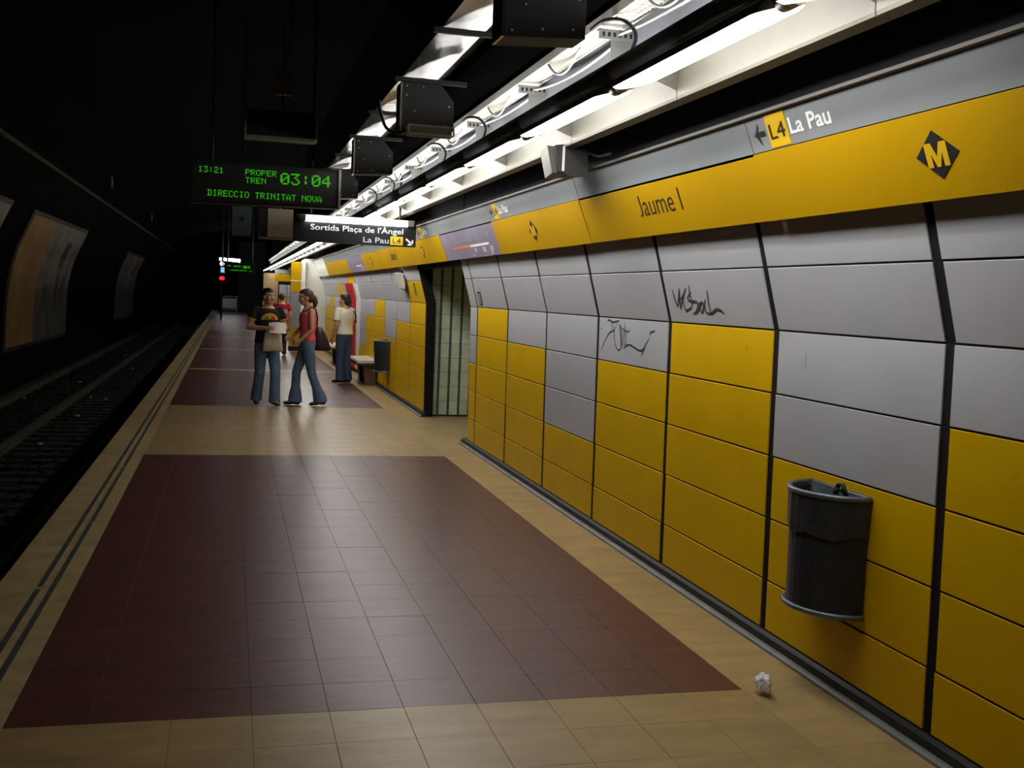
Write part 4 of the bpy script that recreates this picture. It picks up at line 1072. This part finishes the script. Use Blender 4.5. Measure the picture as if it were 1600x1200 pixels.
    for s_ in 'LR':
        hip, kn, an = V['hip'+s_], V['kn'+s_], V['an'+s_]
        lb.tube([hip+up*.03, hip, hip.lerp(kn, .5), kn, kn.lerp(an, .5), an.lerp(kn, .12), an-up*.045], [lr[0], lr[0]+.004, lr[1]+.008, lr[1]-.006, lr[2], lr[3], lr[3]+.006], 14)
    remesh(lb, legs_['name'], legs_['mat'], r, .010, 4)
    for s_ in 'LR':
        an, tt = V['an'+s_], V['toe'+s_]; f = (tt-an); f.z = 0; f.normalize()
        base = min(an.z-.075, tt.z-.02)
        heel = an-f*.055; heel.z = an.z-.045; mid = an.lerp(tt, .5); mid.z = (an.z-.04+tt.z)/2; toe = tt+f*.035
        so = MB().tube([heel-f*.018, heel, an+f*.02-up*.035, mid, toe-f*.03, toe], [(.022, .022), (.036, .038), (.042, .040), (.046, .034), (.043, .026), (.02, .014)], 12)
        remesh(so, 'shoe', shoes, r, .007, 2)
    hm = MB(); kind = hair['kind']
    if kind == 'short':
        hb(hm, (0, -.030, .036), (.082, .092, .094)); hb(hm, (0, -.050, -.005), (.070, .062, .070)); hb(hm, (0, .0, .075), (.062, .080, .052))
    elif kind == 'full':
        hb(hm, (0, -.032, .030), (.092, .096, .104)); hb(hm, (0, -.062, -.03), (.084, .066, .085)); hb(hm, (0, .0, .075), (.070, .082, .056))
    elif kind == 'tail':
        hb(hm, (0, -.028, .034), (.085, .094, .096)); hb(hm, (0, -.050, -.01), (.076, .066, .080)); hb(hm, (0, .0, .078), (.064, .082, .050))
        hm.tube([H((0, -.10, .0)), H((0, -.130, -.02)), H((0, -.132, -.08)), H((0, -.115, -.135)), H((0, -.09, -.17))], [.026, .036, .040, .030, .012], 10)
    hr = remesh(hm, 'hair', hair['mat'], r, .008, 2)
    if kind == 'tail':
        b = MB(); b.ball(H((0, -.125, -.008)), (.034, .030, .034), 10, 8, HM); b.build('hair_tie', 'scrunchie', r, True)
    for s_ in (-1, 1):
        e = MB().ball(H((s_*.030, .0795, .012)), (.0105, .006, .0062), 10, 8, HM).build('eye', 'eye_white', r, True)
        MB().ball(H((s_*.030, .0838, .012)), (.0052, .0030, .0054), 8, 6, HM).build('iris', 'iris', e, True)
        MB().tube([H((s_*.014, .090, .033)), H((s_*.031, .091, .039)), H((s_*.048, .078, .034))], [.003, .0045, .003], 6).build('eyebrow', hair['mat'], r)
    MB().ball(H((0, .083, -.064)), (.023, .008, .0075), 10, 6, HM).build('lips', 'lips', r, True)
    return r, V, H, ring, TR

DR = lambda a: a*PI/180
base = dict(crotch=(0, 0, .80), pelvis=(0, 0, .93), waist=(0, 0, 1.07), chest=(0, 0, 1.25), neck=(0, -.005, 1.44), head=(0, .02, 1.575))
WM = dict(hip=.158, waist=.148, chest=.178); WF = dict(hip=.160, waist=.122, chest=.148, arm=.82)

# man in the black T-shirt, walking towards the viewer, looking to his left, holding a sheet in front of him
J = dict(base, shL=(-.185, 0, 1.385), shR=(.185, 0, 1.385), elL=(-.26, .02, 1.12), elR=(.27, .0, 1.12), wrL=(-.12, .235, 1.155), wrR=(.075, .265, 1.13),
         hipL=(-.09, 0, .86), hipR=(.09, 0, .86), knL=(-.105, .10, .49), knR=(.10, .02, .48), anL=(-.105, .10, .09), anR=(.105, -.13, .115), toeL=(-.12, .23, .03), toeR=(.13, -.015, .035))
r, V, H, ring, TR = person('man in a black T-shirt and blue jeans walking forward holding a white sheet', (.53, 15.90), PI+.22, J, WM, 'skin', dict(kind='short', mat='hair_dark'),
    dict(name='t_shirt', mat='cloth_black', sleeve=.52, hem=.20, loose=.012, add=.013), dict(name='jeans', mat='denim', r=(.090, .081, .076, .082)), 'shoe_brown', .985,
    head_yaw=.42, hands=dict(L=dict(d=(.55, .75, .1), n=(.7, -.5, -.3), curl=.75, side=1), R=dict(d=(-.6, .7, .0), n=(-.6, -.6, -.2), curl=.75, side=-1)))
cl = MB(); n = 24
cl.tube([Vector((.070*math.cos(2*PI*k/n), .070*math.sin(2*PI*k/n)-.002, 1.428-.022*math.sin(2*PI*k/n))) for k in range(n+1)], .011, 6).build('collar', 'p_yellow', r, True)
for s_ in 'LR':
    e = V['sh'+s_].lerp(V['el'+s_], .52); d = (V['el'+s_]-V['sh'+s_]).normalized(); a_ = d.orthogonal().normalized(); b_ = d.cross(a_)
    MB().tube([e+a_*.069*math.cos(2*PI*k/16)+b_*.069*math.sin(2*PI*k/16) for k in range(17)], .008, 6).build('sleeve_trim', 'p_yellow', r, True)
def chest_arc(a0, a1, r0, r1, m):
    b = MB(); n = 10; A = []; B = []
    for i in range(n+1):
        a = a0+(a1-a0)*i/n
        for rad, lst in ((r0, A), (r1, B)):
            x = -rad*math.cos(a); z = 1.235+rad*math.sin(a)*.85
            y = .138*math.sqrt(max(.05, 1-(x/.20)**2))+.003
            lst.append(Vector((x, y, z)))
    for i in range(n): b.add([A[i], A[i+1], B[i+1], B[i]], [(0,1,2,3)])
    b.build('shirt_print', m, r, True)
chest_arc(.1, PI-.1, .085, .125, 'p_yellow'); chest_arc(.15, 1.3, .02, .085, 'p_red'); chest_arc(1.3, 2.0, .02, .085, 'p_yellow'); chest_arc(2.0, PI-.15, .02, .085, 'p_green')
def local_to_world(o, p):
    m = Matrix.Translation(o.location) @ Matrix.Rotation(o.rotation_euler.z, 4, 'Z') @ Matrix.Scale(o.scale[0], 4); return m @ Vector(p)
MAN = r
# sheet of paper held in both hands
sh = empty('paper_sheet', (MAN.location.x, MAN.location.y, 0), 'white folded sheet held by the man in the black T-shirt', 'paper', rz=MAN.rotation_euler.z)
b = MB(); n = 8; A = []; B = []
for i in range(n+1):
    u = i/n; x = -.185+.235*u; y = .335+.03*math.sin(u*PI)
    A.append(Vector((x, y, 1.045+.01*u))); B.append(Vector((x, y-.075+.03*(1-u), 1.19+.012*math.sin(u*3))))
for i in range(n): b.add([A[i], A[i+1], B[i+1], B[i]], [(0,1,2,3)])
o = b.build('sheet', 'paper', sh); q = o.modifiers.new('solid', 'SOLIDIFY'); q.thickness = .003
# cream canvas bag hanging in front of him
tb = empty('canvas_bag', (MAN.location.x, MAN.location.y, 0), 'cream canvas bag hanging from the hands of the man in black', 'bag', rz=MAN.rotation_euler.z)
b = MB(); R_ = []
for z, w_, t_, x_ in ((.79, .145, .02, -.03), (.80, .15, .035, -.03), (.92, .135, .042, -.025), (1.03, .11, .03, -.02), (1.10, .085, .014, -.02)):
    R_.append([Vector((x_+w_*math.cos(2*PI*k/16), .215+t_*math.sin(2*PI*k/16)+.0, z+.01*math.sin(k*2.1))) for k in range(16)])
b.rings(R_).build('bag_body', 'tote', tb, True)
MB().tube([(-.09, .225, 1.09), (-.085, .25, 1.17), (-.06, .25, 1.18), (.03, .255, 1.16), (.05, .235, 1.09)], .008, 6).build('bag_handle', 'tote', tb, True)

# woman in the pink top, walking left
J = dict(base, shL=(-.160, -.02, 1.365), shR=(.160, .02, 1.365), elL=(-.215, -.02, 1.10), elR=(.20, .06, 1.11), wrL=(-.17, .13, .95), wrR=(.14, .20, .98),
         pelvis=(0, .0, .93), chest=(0, .0, 1.24), neck=(0, .0, 1.42), head=(0, .04, 1.56),
         hipL=(-.085, 0, .86), hipR=(.085, 0, .86), knL=(-.085, -.06, .47), knR=(.085, .13, .48), anL=(-.08, -.20, .10), anR=(.075, .14, .085), toeL=(-.09, -.07, .03), toeR=(.075, .275, .03))
r, V, H, ring, TR = person('woman in a coral pink sleeveless top and flared jeans walking to the left', (1.10, 15.95), PI/2+.12, J, WF, 'skin_tan', dict(kind='tail', mat='hair_brown'),
    dict(name='sleeveless_top', mat='cloth_pink', hem=.27, collar=.90, add=.009), dict(name='flared_jeans', mat='denim', r=(.086, .072, .066, .098), waist=.27, add=.010), 'shoe', 1.0, head_pitch=-.12, female=True,
    hands=dict(L=dict(d=(.3, .8, -.3), n=(1, -.2, 0), curl=.6, side=1), R=dict(d=(-.3, .8, -.2), n=(-1, -.2, 0), curl=.6, side=-1)))
WO = r
hb_ = empty('shoulder_bag', (WO.location.x, WO.location.y, 0), 'dark maroon shoulder bag hanging behind the woman in pink', 'bag', rz=WO.rotation_euler.z)
b = MB(); R_ = []
for z, w_, t_, y_ in ((.80, .12, .045, -.225), (.82, .145, .06, -.225), (.93, .13, .06, -.21), (1.05, .09, .045, -.185), (1.14, .05, .025, -.165)):
    R_.append([Vector((.02+t_*math.cos(2*PI*k/14), y_+w_*.85*math.sin(2*PI*k/14), z)) for k in range(14)])
b.rings(R_).build('bag_body', 'maroon', hb_, True)
MB().tube([(-.01, -.13, 1.13), (-.04, -.13, 1.28), (-.09, -.09, 1.395), (-.10, -.02, 1.43), (-.10, .06, 1.36)], .012, 8).build('strap', 'maroon', hb_, True)

# man in the white T-shirt, back turned, looking left
J = dict(base, shL=(-.19, 0, 1.385), shR=(.19, .0, 1.385), elL=(-.25, -.03, 1.11), elR=(.31, .07, 1.17), wrL=(-.25, .06, .87), wrR=(.25, .16, 1.36),
         hipL=(-.09, 0, .86), hipR=(.09, 0, .86), knL=(-.10, .01, .48), knR=(.10, .02, .48), anL=(-.105, -.02, .09), anR=(.115, -.02, .09), toeL=(-.13, .12, .03), toeR=(.14, .12, .03))
r, V, H, ring, TR = person('man in a white T-shirt and dark jeans standing with his back turned by the bench', (2.05, 20.1), DR(42), J, dict(WM, waist=.165, hip=.165), 'skin_tan', dict(kind='full', mat='hair_dark'),
    dict(name='t_shirt', mat='cloth_white', sleeve=.75, hem=.24, loose=.015, add=.018), dict(name='dark_jeans', mat='denim_dark', r=(.095, .085, .080, .083)), 'shoe', .965, head_yaw=.45,
    hands=dict(R=dict(d=(-.2, .1, 1), n=(-1, -.3, 0), curl=.9, side=-1)))
MB().tube([(.20, -.10, 1.15), (.205, -.09, 1.30), (.19, -.03, 1.43), (.18, .06, 1.42), (.19, .10, 1.32)], .014, 8).build('bag_strap', 'black', r, True)

# person in the striped red top, seen from behind
J = dict(base, shL=(-.175, 0, 1.38), shR=(.175, .0, 1.38), elL=(-.23, -.02, 1.12), elR=(.24, -.02, 1.12), wrL=(-.21, .10, .92), wrR=(.22, .08, .90),
         hipL=(-.085, 0, .86), hipR=(.085, 0, .86), knL=(-.095, .05, .48), knR=(.09, -.01, .48), anL=(-.095, .06, .09), anR=(.09, -.09, .10), toeL=(-.11, .20, .03), toeR=(.10, .04, .03))
r, V, H, ring, TR = person('person in a red and cream striped top seen from behind beyond the couple', (1.29, 28.3), DR(-6), J, dict(WM, chest=.172), 'skin', dict(kind='short', mat='hair_brown'),
    dict(name='striped_top', mat='cloth_red', sleeve=.65, hem=.22, add=.016), dict(name='dark_trousers', mat='cloth_black', r=(.082, .07, .062, .064)), 'shoe', .93,
    hands={})
def torso_band(t0, t1, m, add=.0185):
    R_ = []
    for q in range(5):
        t = t0+(t1-t0)*q/4
        for (a0, x0, y0), (a1, x1, y1) in zip(TR[:-1], TR[1:]):
            if a0 <= t <= a1: u = (t-a0)/(a1-a0); rx, ry = x0+(x1-x0)*u, y0+(y1-y0)*u; break
        R_.append(ring(t, rx, ry, add))
    MB().rings(R_, False).build('stripe', m, r, True)
torso_band(.60, .76, 'cloth_cream', .019); torso_band(.44, .58, 'cloth_rose', .019)
